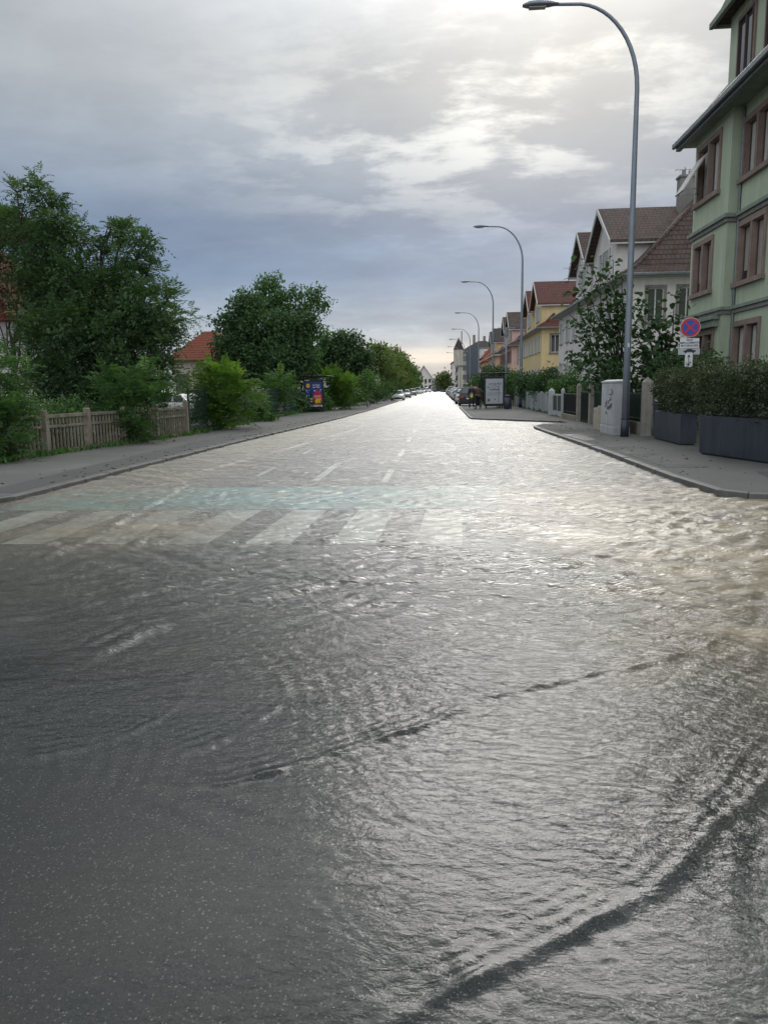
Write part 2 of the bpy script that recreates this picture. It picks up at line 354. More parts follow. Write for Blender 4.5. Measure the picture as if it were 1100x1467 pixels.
# road markings, 3 mm above the asphalt
M_white = mat('marking_paint', (.84, .80, .70), (.36, .34, .30), 2.4, .5)
M_teal = mat('bike_lane_paint', (.20, .47, .41), (.07, .17, .155), 1.6, .5)
zb = MB()
for k in range(-5, 4):
    x0 = -3.03+.92*k
    zb.prism([(x0, 7.7), (x0+.5, 7.7), (x0+.56, 9.95), (x0+.08, 9.95)], -.03, -.026)
tag(zb.build('zebra_crossing_marking', M_white), kind='structure')
tag(MB().box(-6.3, .9, 10.05, 12.4, -.03, -.0265).build('bike_lane_marking', M_teal), kind='structure')
bk = MB()
def ring(mb, c, r, w_, z0, z1, n=20):
    for i in range(n):
        a, b = 2*math.pi*i/n, 2*math.pi*(i+1)/n
        mb.prism([(c[0]+r*math.cos(a), c[1]+r*math.sin(a)), (c[0]+(r+w_)*math.cos(a), c[1]+(r+w_)*math.sin(a)), (c[0]+(r+w_)*math.cos(b), c[1]+(r+w_)*math.sin(b)), (c[0]+r*math.cos(b), c[1]+r*math.sin(b))], z0, z1)
ring(bk, (-2.75, 11.55), .22, .08, -.0265, -.0225); ring(bk, (-1.85, 11.55), .22, .08, -.0265, -.0225)
def bar(mb, a, b, w_, z0, z1):
    a = Vector(a); b = Vector(b); t = (b-a).normalized(); n = Vector((-t.y, t.x))*w_/2
    mb.prism([tuple(a-n), tuple(b-n), tuple(b+n), tuple(a+n)], z0, z1)
for a, b in [((-2.75, 11.55), (-2.35, 11.55)), ((-2.35, 11.55), (-2.1, 11.1)), ((-2.35, 11.55), (-2.55, 11.08)), ((-2.6, 11.1), (-2.1, 11.12)), ((-2.05, 10.95), (-1.85, 11.5))]:
    bar(bk, a, b, .07, -.0265, -.0222)
tag(bk.build('bicycle_symbol_marking', M_white), kind='structure')
dl = MB()
for y0 in range(13, 140, 5): dl.box(-1.05, -.93, y0, y0+2.2, -.03, -.0262)
for y0 in range(13, 100, 5): dl.box(-3.6, -3.5, y0+1, y0+2.6, -.03, -.0262)
dl.box(-2.35, -2.2, 13.2, 16.5, -.03, -.0262)
tag(dl.build('lane_line_marking', M_white), kind='structure')
# ------------------------------------------------------------------ flood water
def sm(a, b, x): t = np.clip((x-a)/(b-a), 0, 1); return t*t*(3-2*t)
def polydist(X, Y, pts):
    """distance to a polyline, side sign and position along it"""
    best = np.full(X.shape, 1e9); sgn = np.zeros(X.shape); par = np.zeros(X.shape); acc = 0
    tot = sum(math.dist(pts[i], pts[i+1]) for i in range(len(pts)-1))
    for i in range(len(pts)-1):
        ax, ay = pts[i]; bx, by = pts[i+1]; dx, dy = bx-ax, by-ay; l2 = dx*dx+dy*dy; l = math.sqrt(l2)
        t = np.clip(((X-ax)*dx+(Y-ay)*dy)/l2, 0, 1)
        qx = ax+t*dx; qy = ay+t*dy; d = np.hypot(X-qx, Y-qy)
        cr = dx*(Y-ay)-dy*(X-ax)
        m = d < best; best = np.where(m, d, best); sgn = np.where(m, np.sign(cr), sgn); par = np.where(m, (acc+t*l)/tot, par); acc += l
    return best, sgn, par
def spline(pts, n=10):
    out = []
    P = [pts[0]]+list(pts)+[pts[-1]]
    for i in range(1, len(P)-2):
        for k in range(n):
            t = k/n; p0, p1, p2, p3 = P[i-1], P[i], P[i+1], P[i+2]
            out.append(tuple(.5*((2*p1[j])+(-p0[j]+p2[j])*t+(2*p0[j]-5*p1[j]+4*p2[j]-p3[j])*t*t+(-p0[j]+3*p1[j]-3*p2[j]+p3[j])*t**3) for j in (0, 1)))
    out.append(pts[-1]); return out
# standing crests in the current: points, height, front width, back length, ripple height behind, ripple length
CREST = [
    ([(-1.15, 2.72), (-.75, 2.88), (-.26, 3.19), (.25, 3.68), (.75, 3.98), (1.25, 4.2), (2.0, 4.9)], .014, .03, .12, .0012, .07),
    ([(-.42, 1.52), (-.1, 1.70), (.40, 1.98), (.90, 2.45), (1.37, 3.0), (2.2, 3.9), (3.0, 4.9)], .013, .032, .12, .0011, .06),
    ([(-2.6, 3.7), (-2.26, 3.98), (-1.88, 4.92), (-1.29, 5.65), (-.07, 6.75), (.61, 7.2), (1.2, 7.5)], .018, .07, .3, .005, .17),
    ([(-4.4, 7.62), (-3.0, 7.6), (-.23, 7.75), (.7, 8.2), (1.3, 8.8)], .020, .05, .22, .004, .2),
    ([(-4.5, 4.7), (-3.16, 4.89), (-2.6, 5.4), (-2.0, 6.1), (-1.0, 6.9)], .014, .06, .2, .004, .15),
    ([(-3.9, 6.0), (-3.95, 8.0), (-4.2, 10.5), (-4.5, 13.0)], .018, .06, .3, .007, .24),
    ([(-3.2, 6.4), (-3.3, 8.4), (-3.4, 10.5), (-3.5, 12.6)], .010, .06, .2, .005, .24),
    ([(1.1, 10.4), (2.25, 8.95), (3.34, 7.75), (5.0, 6.9)], .028, .09, .4, .007, .28),
    ([(-1.9, 10.0), (-.8, 11.2), (-.55, 12.4), (.3, 11.4), (1.3, 10.6)], .014, .07, .25, .004, .2),
    ([(-3.3, 9.9), (-2.9, 11.0), (-2.2, 12.6)], .012, .05, .2, .004, .2),
    ([(-2.0, 2.9), (-1.6, 3.1), (-1.35, 3.5), (-1.5, 4.1)], .004, .03, .1, .0012, .07),
    ([(-1.3, 2.9), (-.95, 3.25), (-.85, 3.7), (-1.1, 4.3)], .004, .03, .1, .0014, .07),
    ([(1.6, 3.6), (2.4, 4.9), (3.0, 6.2), (3.1, 7.6)], .015, .08, .3, .006, .2),
    ([(-1.2, 20.5), (-.2, 21.5), (.9, 22)], .014, .1, .3, .004, .3),
    ([(-3.2, 29.5), (-1.0, 31), (-.2, 33)], .03, .12, .5, .006, .5),
    ([(-5.6, 12.4), (-4.9, 15), (-4.2, 22), (-3.3, 33)], .018, .1, .4, .005, .3),
]
rs = np.random.default_rng(5)
def waves(X, Y):
    H = np.zeros_like(X)
    # short crossing waves, split in bands so they fade where the mesh gets coarse
    amp = np.ones_like(X)
    calm = np.hypot((X+1.75)/1.75, (Y-1.75)/1.35); amp *= .12+.88*sm(.6, 1.8, calm)
    calm2 = np.hypot((X+3.4)/1.0, (Y-4.1)/.55); amp *= .15+.85*sm(.7, 1.3, calm2)
    calm3 = np.hypot((X-1.0)/1.0, (Y-1.6)/.75); amp *= .22+.78*sm(.6, 1.2, calm3)
    amp *= .30+.70*sm(2.8, 6.8, Y); amp *= .8+.2*sm(-3.5, 1.5, X)
    rough_r = sm(1.2, 3.5, X)*sm(12, 8, Y); amp *= 1+.6*rough_r
    WX = X+.12*np.sin(1.3*Y+.7*X)+.07*np.sin(3.1*X-1.7*Y); WY = Y+.12*np.sin(1.1*X-.6*Y+2)+.06*np.sin(2.7*Y+2.3*X)
    lams = np.concatenate([rs.uniform(.032, .06, 34), rs.uniform(.06, .15, 34), rs.uniform(.15, .3, 22), rs.uniform(.3, .6, 16), rs.uniform(.6, 1.6, 8)])
    for lam in lams:
        th = rs.normal(R(78), R(34)); k = 2*math.pi/lam; ph = rs.uniform(0, 6.28)
        fade = 1-sm(lam*65, lam*150, Y)
        if lam > .6: a = .0026
        else: a = .0085*lam*(1.15 if lam < .3 else .8)
        g = .5+.5*np.sin(X*rs.uniform(.5, 3)+Y*rs.uniform(.5, 3)+rs.uniform(0, 6))
        H += a*(amp if lam < .13 else amp*(.35+.65*sm(3, 6, Y)))*fade*g*np.sin(k*(WX*math.cos(th)+WY*math.sin(th))+ph)
    # long curved trains sweeping round the corner
    for (ox, oy, lam, a0, x0, x1, y0, y1) in ((2.2, 7.4, .115, .0013, -1.6, 1.8, 1.9, 5.2), (-3.6, 2.2, .10, .0009, -2.4, .2, 2.4, 4.6), (3.4, 1.2, .15, .0018, .2, 3.4, 1.4, 6.5), (-1.0, 11.5, .17, .0020, -4.5, 2.5, 4.6, 8.6)):
        rr_ = np.hypot(X-ox, (Y-oy)*.9)+.05*np.sin(1.9*X+1.1*Y)+.03*np.sin(3.7*X-2.9*Y)
        mk = sm(x0, x0+.9, X)*sm(x1, x1-.9, X)*sm(y0, y0+.8, Y)*sm(y1, y1-.9, Y)
        H += a0*mk*(.55+.45*np.sin(2.3*X+3.1*Y+ox))*np.sin(2*math.pi*rr_/lam*(1+.06*np.sin(1.3*X)))
    for pts, h, wf, lb, hr, lr in CREST:
        sp_ = spline(pts, 6)
        bx0 = min(p[0] for p in sp_)-1.6; bx1 = max(p[0] for p in sp_)+1.6; by0 = min(p[1] for p in sp_)-1.6; by1 = max(p[1] for p in sp_)+1.6
        m = (X > bx0) & (X < bx1) & (Y > by0) & (Y < by1)
        if not m.any(): continue
        x, y = X[m], Y[m]
        jx = x+.022*np.sin(7*y+3*x)+.006*np.sin(23*x-11*y); jy = y+.02*np.sin(6*x-2*y)+.004*np.sin(31*x+17*y)
        d, s, t = polydist(jx, jy, sp_)
        ends = sm(0, .16, t)*sm(1, .84, t)*sm(1.5, .8, d)
        ends *= .62+.38*np.sin(t*23+h*900+1.5*np.sin(t*51))
        front = np.exp(-(d/wf)**2); back = np.exp(-d/lb)*(.86+.14*np.cos(2*math.pi*d/lr))
        sd = s*d    # signed: positive on the far / left side of the run direction
        prof = np.where(sd < 0, front, np.maximum(back, front*.4))
        H[m] += h*ends*prof*1.1
        H[m] -= h*.2*ends*np.exp(-((sd+wf*1.7)/(wf*1.1))**2)
        rip = np.exp(-d/(lb*3.0))*(.45+.55*np.sin(4.1*x+2.3*y+h*500)*np.sin(2.7*y-1.9*x+1))*np.sin(2*math.pi*d/lr*(1+.15*np.sin(5*t)))
        H[m] += np.where(sd > 0, hr*ends*rip, .25*hr*ends*rip)
        # fine cross ripples riding on the crest
        H[m] += .0008*ends*np.exp(-(d/(lb*1.3))**2)*np.sin(70*x+31*y+3*np.sin(6*y))*(Y[m] < 9)
    return H
rows = [-8, -2, 0.2, .7]
y_ = 1.0
while y_ < 62: rows.append(y_); y_ *= 1.0036
rows = rows+[66, 72, 80, 92, 110, 140, 200, 300, 470]
ua = np.concatenate([[-60], np.linspace(-1, 1, 940), [60]])
rows = np.array(rows)
W_ = 1.0+.60*np.clip(rows, 0, 62)
Xg = np.where(np.abs(ua)[None, :] > 2, np.sign(ua)[None, :]*60, ua[None, :]*W_[:, None]-.075*np.clip(rows, 0, 60)[:, None]*1.0)
Yg = np.repeat(rows[:, None], len(ua), 1).astype(float)
Hg = waves(Xg, Yg)
Hg *= (sm(.6, 1.2, Yg)*sm(62, 50, Yg))
nr, nc = Xg.shape
co = np.stack([Xg, Yg, Hg], -1).reshape(-1, 3).astype(np.float32)
idx = np.arange(nr*nc).reshape(nr, nc)
q = np.stack([idx[:-1, :-1], idx[:-1, 1:], idx[1:, 1:], idx[1:, :-1]], -1).reshape(-1, 4)
def mesh_np(name, co, q):
    me = bpy.data.meshes.new(name); me.vertices.add(len(co)); me.vertices.foreach_set('co', co.ravel())
    k = q.shape[1]; me.loops.add(q.size); me.loops.foreach_set('vertex_index', q.ravel().astype(np.int32))
    me.polygons.add(len(q)); me.polygons.foreach_set('loop_start', np.arange(0, q.size, k, dtype=np.int32))
    me.update(calc_edges=True); return me
me = mesh_np('flood_water', co, q); me.polygons.foreach_set('use_smooth', np.ones(len(q), dtype=bool))
Xf, Yf = co[:, 0], co[:, 1]
# how much silt the water carries: little on the crown of the road, much in the side channels; plus glare put in as silt over the zebra
mud_glare = .10+.0*Xf
mud_glare += .8*sm(1.1, 3.0, Xf+.10*(Yf-6))*sm(13, 8, Yf)*sm(2.4, 4.3, Yf)
mud_glare += .6*np.exp(-(((Xf-3.2)/1.4)**2+((Yf-8.2)/1.2)**2))
mud_glare += .5*np.exp(-(((Xf+3.7)/1.6)**2+((Yf-8.6)/1.3)**2))
mud_glare += .35*sm(-3.6, -5.2, Xf-.02*Yf)*sm(9, 12, Yf)
mud_glare += .22*sm(12, 30, Yf)
mud_glare += .25*sm(.3, 1.8, Xf)*sm(2.4, 5, Yf)
mud_glare += .35*sm(-1.6, .4, Xf)*np.exp(-((Yf-9.6)/2.4)**2)  # silt colour standing in for glare, hides the right-hand zebra bars
mud_glare *= .12+.88*sm(2.2, 4.6, Yf+.5*Xf)
mud_glare -= .12*np.exp(-(((Xf+1.5)/2.6)**2+((Yf-9.5)/2.6)**2))
mud_glare = np.clip(mud_glare, 0.02, .85)
at = me.attributes.new('mud_glare', 'FLOAT', 'POINT'); at.data.foreach_set('value', mud_glare.astype(np.float32))
gs = me.attributes.new('gloss', 'FLOAT', 'POINT')   # ripples too small to model are roughness: more of them per metre of view the farther off
gs.data.foreach_set('value', (.15+.19*sm(1.8, 11, Yf+.3*Xf)).astype(np.float32))
m, nt, out = nmat('flood_water'); L = nt.links.new
tc = N(nt, 'ShaderNodeTexCoord'); v = tc.outputs['Object']
def nz(scale, det, rough, sc=(1, 1, 1), dist=0, rot=0):
    mp = N(nt, 'ShaderNodeMapping'); mp.inputs['Scale'].default_value = sc; mp.inputs['Rotation'].default_value = (0, 0, rot); L(v, mp.inputs['Vector'])
    n = N(nt, 'ShaderNodeTexNoise', ins={'Scale': scale, 'Detail': det, 'Roughness': rough, 'Distortion': dist}); L(mp.outputs[0], n.inputs['Vector']); return n.outputs['Fac']
def MM(op, a, b=None, c=None):
    n = N(nt, 'ShaderNodeMath', operation=op)
    for i, x in enumerate((a, b, c)):
        if x is None: continue
        if isinstance(x, (int, float)): n.inputs[i].default_value = x
        else: L(x, n.inputs[i])
    return n.outputs[0]
rgh = me.attributes.new('ruffle', 'FLOAT', 'POINT')
calm = np.hypot((Xf+1.75)/1.8, (Yf-1.75)/1.5)
ruf = .2+.8*sm(.6, 1.8, calm); ruf *= .25+.75*sm(.7, 1.3, np.hypot((Xf+3.4)/1.0, (Yf-4.1)/.55)); ruf *= .35+.65*sm(.6, 1.3, np.hypot((Xf-1.0)/1.0, (Yf-1.6)/.75))
ruf *= (.55+.45*sm(3, 6, Yf))*(1+1.3*sm(3.5, 14, Yf))
rgh.data.foreach_set('value', ruf.astype(np.float32))
ra = N(nt, 'ShaderNodeAttribute'); ra.attribute_name = 'ruffle'
h1 = nz(19, 4, .6, (.7, 1.25, 1), 1.2, R(12)); h2 = nz(6.5, 3, .5, (.7, 1.3, 1), .8, R(-14)); h3 = nz(34, 2, .5, (.8, 1.2, 1), .6, R(25)); h4 = nz(.9, 4, .6, (.35, 1.2, 1), 1, 0)
hh = MM('ADD', MM('ADD', MM('MULTIPLY', h1, .016), MM('MULTIPLY', h2, .018)), MM('ADD', MM('MULTIPLY', h3, .007), MM('MULTIPLY', h4, .05)))
hh = MM('MULTIPLY', hh, ra.outputs['Fac'])
bp = N(nt, 'ShaderNodeBump', ins={'Strength': 1.0, 'Distance': .85}); L(hh, bp.inputs['Height'])
fr = N(nt, 'ShaderNodeFresnel', ins={'IOR': 1.41}); L(bp.outputs[0], fr.inputs['Normal'])
ga = N(nt, 'ShaderNodeAttribute'); ga.attribute_name = 'gloss'
gl = N(nt, 'ShaderNodeBsdfGlossy'); L(ga.outputs['Fac'], gl.inputs['Roughness']); L(bp.outputs[0], gl.inputs['Normal'])
tr = N(nt, 'ShaderNodeBsdfTransparent'); tr.inputs[0].default_value = (.86, .9, .9, 1)
mr = ramp(nt, [(.3, (.19, .155, .10)), (.7, (.34, .275, .175))]); mn = nz(1.1, 6, .6, (.6, 1.3, 1), 1.5); L(mn, mr.inputs['Fac'])
df = N(nt, 'ShaderNodeBsdfDiffuse'); L(mr.outputs['Color'], df.inputs[0]); L(bp.outputs[0], df.inputs['Normal'])
ma = N(nt, 'ShaderNodeAttribute'); ma.attribute_name = 'mud_glare'
mnr = N(nt, 'ShaderNodeMapRange'); L(mn, mnr.inputs[0]); mnr.inputs[1].default_value = .3; mnr.inputs[2].default_value = .7; mnr.inputs[3].default_value = .55; mnr.inputs[4].default_value = 1.45
mf = MM('MINIMUM', MM('MULTIPLY', ma.outputs['Fac'], mnr.outputs[0]), 1.0)
x1 = N(nt, 'ShaderNodeMixShader'); L(mf, x1.inputs[0]); L(tr.outputs[0], x1.inputs[1]); L(df.outputs[0], x1.inputs[2])
x2 = N(nt, 'ShaderNodeMixShader'); L(fr.outputs[0], x2.inputs[0]); L(x1.outputs[0], x2.inputs[1]); L(gl.outputs[0], x2.inputs[2])
L(x2.outputs[0], out.inputs[0])
me.materials.append(m)
wo_ = bpy.data.objects.new('flood_water', me); COL.objects.link(wo_); tag(wo_, kind='structure')
# ------------------------------------------------------------------ foliage
UP = np.array([0, 0, 1.0])
def nrm(a): return a/np.maximum(np.linalg.norm(a, axis=-1, keepdims=True), 1e-9)
def leaf_quads(P, D, Nn, Lg, Wd):
    """rhombic leaves: base P, direction D, normal Nn, length Lg, width Wd"""
    S = nrm(np.cross(D, Nn)); Lg = Lg[:, None]; Wd = Wd[:, None]
    a = P; b = P+D*Lg*.42+S*Wd*.5; c = P+D*Lg; d = P+D*Lg*.42-S*Wd*.5
    return np.stack([a, b, c, d], 1).reshape(-1, 3)
def foliage_obj(name, quads, v, mat, parent=None):
    n = len(quads)//4; q = np.arange(n*4).reshape(n, 4)
    me = mesh_np(name, quads.astype(np.float32), q)
    at = me.attributes.new('v', 'FLOAT', 'FACE'); at.data.foreach_set('value', np.clip(v, 0, 1).astype(np.float32))
    me.materials.append(mat)
    o = bpy.data.objects.new(name, me); COL.objects.link(o)
    if parent: o.parent = parent
    return o
def blob_leaves(clumps, per, size, rng, shell=.55, droop=.2, clump_size=.16, up=.5):
    """leaves in small sprays spread through each clump"""
    Q = []; V = []
    for c in clumps:
        cx, cy, cz, r = c[:4]; sq = c[4] if len(c) > 4 else .85; hue = rng.uniform(-.14, .14)+(c[5] if len(c) > 5 else 0)
        ns = max(4, int(per*r*r))
        u = nrm(rng.normal(size=(ns, 3))); rad = r*(shell+(1-shell)*rng.random(ns))*rng.uniform(.72, 1.18, ns)
        o = np.array([cx, cy, cz])+u*rad[:, None]*np.array([1, 1, sq])
        k = 9
        P = np.repeat(o, k, 0)+rng.normal(size=(ns*k, 3))*clump_size*np.array([1, 1, .75])
        U = np.repeat(u, k, 0)
        D = nrm(U*.6+rng.normal(size=P.shape)*.6-UP*droop)
        Nn = nrm(rng.normal(size=P.shape)*.55+UP*up+U*.4)
        Lg = size*rng.uniform(.7, 1.35, len(P))
        Q.append(leaf_quads(P, D, Nn, Lg, Lg*rng.uniform(.5, .75, len(P))))
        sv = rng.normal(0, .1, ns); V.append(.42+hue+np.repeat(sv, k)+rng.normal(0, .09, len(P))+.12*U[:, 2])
    return np.concatenate(Q), np.concatenate(V)
def fronds(clumps, per, flen, leaf, rng, up=.35, droop=.35, pairs=7, shell=.35, vbase=.42):
    """pinnate fronds (ailanthus): a drooping rib with rows of narrow leaflets"""
    Q = []; V = []
    for c in clumps:
        cx, cy, cz, r = c[:4]; sq = c[4] if len(c) > 4 else .85; hue = rng.uniform(-.12, .12)+(c[5] if len(c) > 5 else 0)
        ns = max(4, int(per*r*r))
        u = nrm(rng.normal(size=(ns, 3))+UP*.15); rad = r*(shell+(1-shell)*rng.random(ns))
        o = np.array([cx, cy, cz])+u*(rad*rng.uniform(.6, 1.0, ns))[:, None]*np.array([1, 1, sq])
        d = nrm(u*.9+UP*up+rng.normal(size=(ns, 3))*.35); fl = flen*rng.uniform(.65, 1.25, ns)
        side = nrm(np.cross(d, UP+rng.normal(size=(ns, 3))*.15)); nn = nrm(np.cross(side, d))
        fv = rng.normal(0, .12, ns)
        for k in range(pairs):
            t = (k+.8)/pairs
            pos = o+d*(fl*t)[:, None]-UP*(droop*fl*t*t)[:, None]
            for sg in (-1, 1):
                D = nrm(side*sg*.9+d*.45-UP*.28+rng.normal(size=(ns, 3))*.12)
                Nn = nrm(nn+rng.normal(size=(ns, 3))*.25)
                lg = leaf*(1.1-.45*abs(t-.35))*rng.uniform(.8, 1.2, ns)
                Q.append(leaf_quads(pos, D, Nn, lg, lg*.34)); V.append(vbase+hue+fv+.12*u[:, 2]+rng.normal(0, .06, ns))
        D = nrm(d-UP*droop*1.4); Q.append(leaf_quads(o+d*fl[:, None]-UP*(droop*fl)[:, None], D, nn, np.full(ns, leaf), np.full(ns, leaf*.34))); V.append(vbase+hue+fv)
        # ribs
        Q.append(leaf_quads(o, nrm(d-UP*droop*.5), nn, fl, np.full(ns, .012))); V.append(np.full(ns, .25))
    return np.concatenate(Q), np.concatenate(V)
def big_leaves(tips, n, size, rng, spread=.3):
    P = []
    for t in tips: P.append(np.array(t)+rng.normal(size=(n, 3))*spread*np.array([1, 1, .8]))
    P = np.concatenate(P); m = len(P)
    D = nrm(rng.normal(size=(m, 3))*np.array([1, 1, .3])-UP*.55); S = nrm(np.cross(D, UP+rng.normal(size=(m, 3))*.4)); 
    L_ = (size*rng.uniform(.6, 1.25, m))[:, None]; W = L_*.42
    nn = np.cross(S, D)
    # heart-shaped leaf in two halves folded on the midrib: four quads
    a = P; t = P+D*L_; m1 = P+D*L_*.5-nn*L_*.05
    Q = []
    for sg in (-1, 1):
        b = P+S*sg*W*.9+D*L_*.08+nn*L_*.06; c = P+S*sg*W+D*L_*.45+nn*L_*.05
        Q.append(np.stack([a, b, c, m1], 1).reshape(-1, 3)); Q.append(np.stack([m1, c, (c*.35+t*.65)+S*sg*W*.12, t], 1).reshape(-1, 3))
    v = .4+rng.normal(0, .14, m)
    return np.concatenate(Q), np.tile(v, 4)
def limb(mb, a, b, r0, r1, rng, n=5, wob=.08, seg=6):
    a = Vector(a); b = Vector(b); l = (b-a).length; pts = []
    for i in range(n+1):
        t = i/n; p = a.lerp(b, t)
        if 0 < i < n: p = p+Vector(rng.normal(0, wob*l*.35, 3))
        p.z += math.sin(t*math.pi)*l*.06; pts.append(p)
    mb.tube(pts, [r0+(r1-r0)*i/n for i in range(n+1)], seg)
    return pts
def tree(name, label, cat, base, clumps, fol, mbark, mleaf, trunk_r=.18, group=None, fork=.35, twigs=2, seed=1, trunks=1, sat=0):
    rng = np.random.default_rng(seed)
    root = empty(name, base, 0, label, cat, group); B = Vector(base)
    cl = [(c[0]-B.x, c[1]-B.y, c[2]-B.z)+tuple(c[3:]) for c in clumps]
    cen = np.mean([c[:3] for c in cl], 0)
    mb = MB(); br = MB()
    f = Vector((cen[0]*.35, cen[1]*.35, max(.3, cen[2]*fork)))
    for k in range(trunks):
        off = Vector((rng.normal(0, .12), rng.normal(0, .12), 0))*(k > 0)
        limb(mb, (off.x, off.y, -.1), tuple(f+off*1.5), trunk_r*(1-.2*k), trunk_r*.72, rng, 5, .05, 9)
    top = Vector(tuple(cen)); top.z = max(c[2] for c in cl)*.8
    limb(mb, tuple(f), tuple(f.lerp(top, .8)), trunk_r*.72, trunk_r*.25, rng, 5, .08, 8)
    for c in cl:
        s = f.lerp(top, rng.uniform(0, .5)); e = Vector(c[:3])
        pts = limb(br, tuple(s), tuple(e), trunk_r*.42, trunk_r*.10, rng, 5, .1)
        for k in range(twigs):
            u = nrm(rng.normal(size=3)+UP*.2); limb(br, tuple(pts[-1-(k % 3)]), tuple(e+Vector(tuple(u*c[3]*.85))), trunk_r*.12, .008, rng, 3, .12, 4)
    cs = list(cl)
    if sat:
        for c in cl:
            for k in range(sat):
                u = nrm(rng.normal(size=3)+UP*.5); d_ = c[3]*rng.uniform(.85, 1.2); q_ = rng.uniform(.26, .42)
                cs.append((c[0]+u[0]*d_, c[1]+u[1]*d_, c[2]+u[2]*d_*.85, c[3]*q_, .8)+tuple(c[5:6] if len(c) > 5 else (0,)))
                limb(br, tuple(c[:3]), (c[0]+u[0]*d_, c[1]+u[1]*d_, c[2]+u[2]*d_*.85), trunk_r*.1, .006, rng, 3, .1, 4)
    mb.build('trunk', mbark, root, True); br.build('limbs', mbark, root, True)
    q, v = fol(cs, rng); foliage_obj('crown', q, v, mleaf, root)
    return root
def cpx(l, Y, zs=1.0):
    """clumps given as (px, py, radius px, depth offset[, squash, tone]) seen at depth Y"""
    out = []
    for c in l:
        y = Y+c[3]; p = PY(c[0], c[1], y); out.append((p.x, p.y, p.z, c[2]*y/FPX)+tuple(c[4:]))
    return out
M_bark = mat('bark', (.075, .062, .05), (.03, .026, .022), 7, .9, bump=.8, bscale=18)
M_barkpale = mat('bark_pale', (.20, .185, .16), (.09, .08, .07), 7, .8, bump=.6, bscale=18)
LF_dark = leafmat('leaf_dark', (0.027, 0.054, 0.027), (0.074, 0.135, 0.057), (0.162, 0.162, 0.061), .22)
LF_ail = leafmat('leaf_ailanthus', (0.029, 0.060, 0.031), (0.098, 0.163, 0.072), (0.208, 0.208, 0.078), .28)
LF_tree = leafmat('leaf_mid', (0.031, 0.073, 0.027), (0.100, 0.188, 0.062), (0.188, 0.250, 0.075), .28)
LF_bright = leafmat('leaf_bright', (0.039, 0.083, 0.022), (0.132, 0.231, 0.050), (0.231, 0.297, 0.066), .35)
LF_olive = leafmat('leaf_olive', (0.050, 0.075, 0.027), (0.150, 0.200, 0.069), (0.237, 0.263, 0.094), .28)
LF_hedge = leafmat('leaf_hedge', (0.023, 0.035, 0.022), (0.081, 0.107, 0.055), (0.486, 0.437, 0.340), .18, .6)
LF_big = leafmat('leaf_broad', (0.023, 0.049, 0.025), (0.065, 0.118, 0.051), (0.133, 0.209, 0.076), .2, .7)
LF_red = leafmat('leaf_copper', (.03, .016, .01), (.07, .05, .025), (.12, .06, .03), .2)

# the big dark ailanthus over the fence
big = [(25,275,24,0,.8),(55,270,18,1,.8),(75,300,26,1),(20,330,40,1),(60,350,40,0),(105,340,34,1),(100,395,45,0),(58,420,50,1),(150,365,26,0,.8),(180,335,24,1,.7),(205,350,24,0,.7),
       (160,330,14,0,.8),(185,400,36,0),(215,385,22,0,.8),(150,430,50,0),(205,435,42,-1),(240,430,28,0,.8),(240,465,28,-1,.9,.08),(225,490,38,-1,.9,.12),(165,485,55,-1),(100,470,55,-1),(60,495,46,0),
       (100,530,50,-1),(180,535,45,-1,.9),(235,530,26,-1,.9,.14),(-70,380,60,3),(-50,330,45,2),(130,450,50,3),(70,400,50,3),(150,500,45,3),(200,470,30,2),(250,450,20,1,.8),(-60,290,30,2),(55,555,34,-1),(105,565,32,-1),(150,572,30,-1),(205,560,26,-1),(230,560,20,0,.9,.1),(80,530,40,1.5),(180,550,40,1)]
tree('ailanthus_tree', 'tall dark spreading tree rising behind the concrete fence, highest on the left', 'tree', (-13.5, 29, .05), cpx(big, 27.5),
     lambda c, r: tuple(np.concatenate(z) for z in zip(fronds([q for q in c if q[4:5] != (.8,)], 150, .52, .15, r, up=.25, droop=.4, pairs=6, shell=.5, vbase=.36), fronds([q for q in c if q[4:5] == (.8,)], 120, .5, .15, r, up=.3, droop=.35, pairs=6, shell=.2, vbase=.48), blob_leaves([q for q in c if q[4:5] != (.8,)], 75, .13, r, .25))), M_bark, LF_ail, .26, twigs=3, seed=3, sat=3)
# reddish foliage hanging at the far left edge
tree('copper_tree', 'rusty brown leaved small tree in front of the red roofed house at the left edge', 'tree', (-17.5, 30, .05), cpx([(5,380,28,0),(25,400,20,0),(0,430,26,0),(30,450,16,0),(-25,400,40,1),(15,350,18,1)], 29.5),
     lambda c, r: blob_leaves(c, 60, .12, r, .4), M_bark, LF_red, .1, seed=4)
# low garden greenery behind the concrete fence
def shrub(label, base, clumps, leafm, kind, seed, per=160, size=.1, cat='shrub', group=None, name='shrub', **k):
    f = (lambda c, r: fronds(c, per, k.get('fl', .5), k.get('leaf', .13), r, up=k.get('up', .5), droop=k.get('droop', .3), pairs=k.get('pairs', 7), shell=.2, vbase=k.get('vb', .42))) if kind == 'f' else \
        (lambda c, r: blob_leaves(c, per, size, r, .45, clump_size=k.get('cs', .12)))
    return tree(name, label, cat, base, clumps, f, M_bark, leafm, k.get('tr', .035), group, fork=.15, twigs=k.get('tw', 2), seed=seed, trunks=3, sat=1)
SG = 'ailanthus shrubs along the left pavement'
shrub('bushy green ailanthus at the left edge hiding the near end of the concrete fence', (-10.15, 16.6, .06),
      cpx([(0,528,20,.3),(-20,560,45,.6),(15,590,32,.2),(-10,620,45,0),(20,640,24,-.2),(-10,655,40,-.3),(25,610,26,.3),(0,570,35,.5),(15,540,22,.8)], 16.8), LF_tree, 'f', 21, per=170, fl=.62, leaf=.13, droop=.5, pairs=8, group=SG)
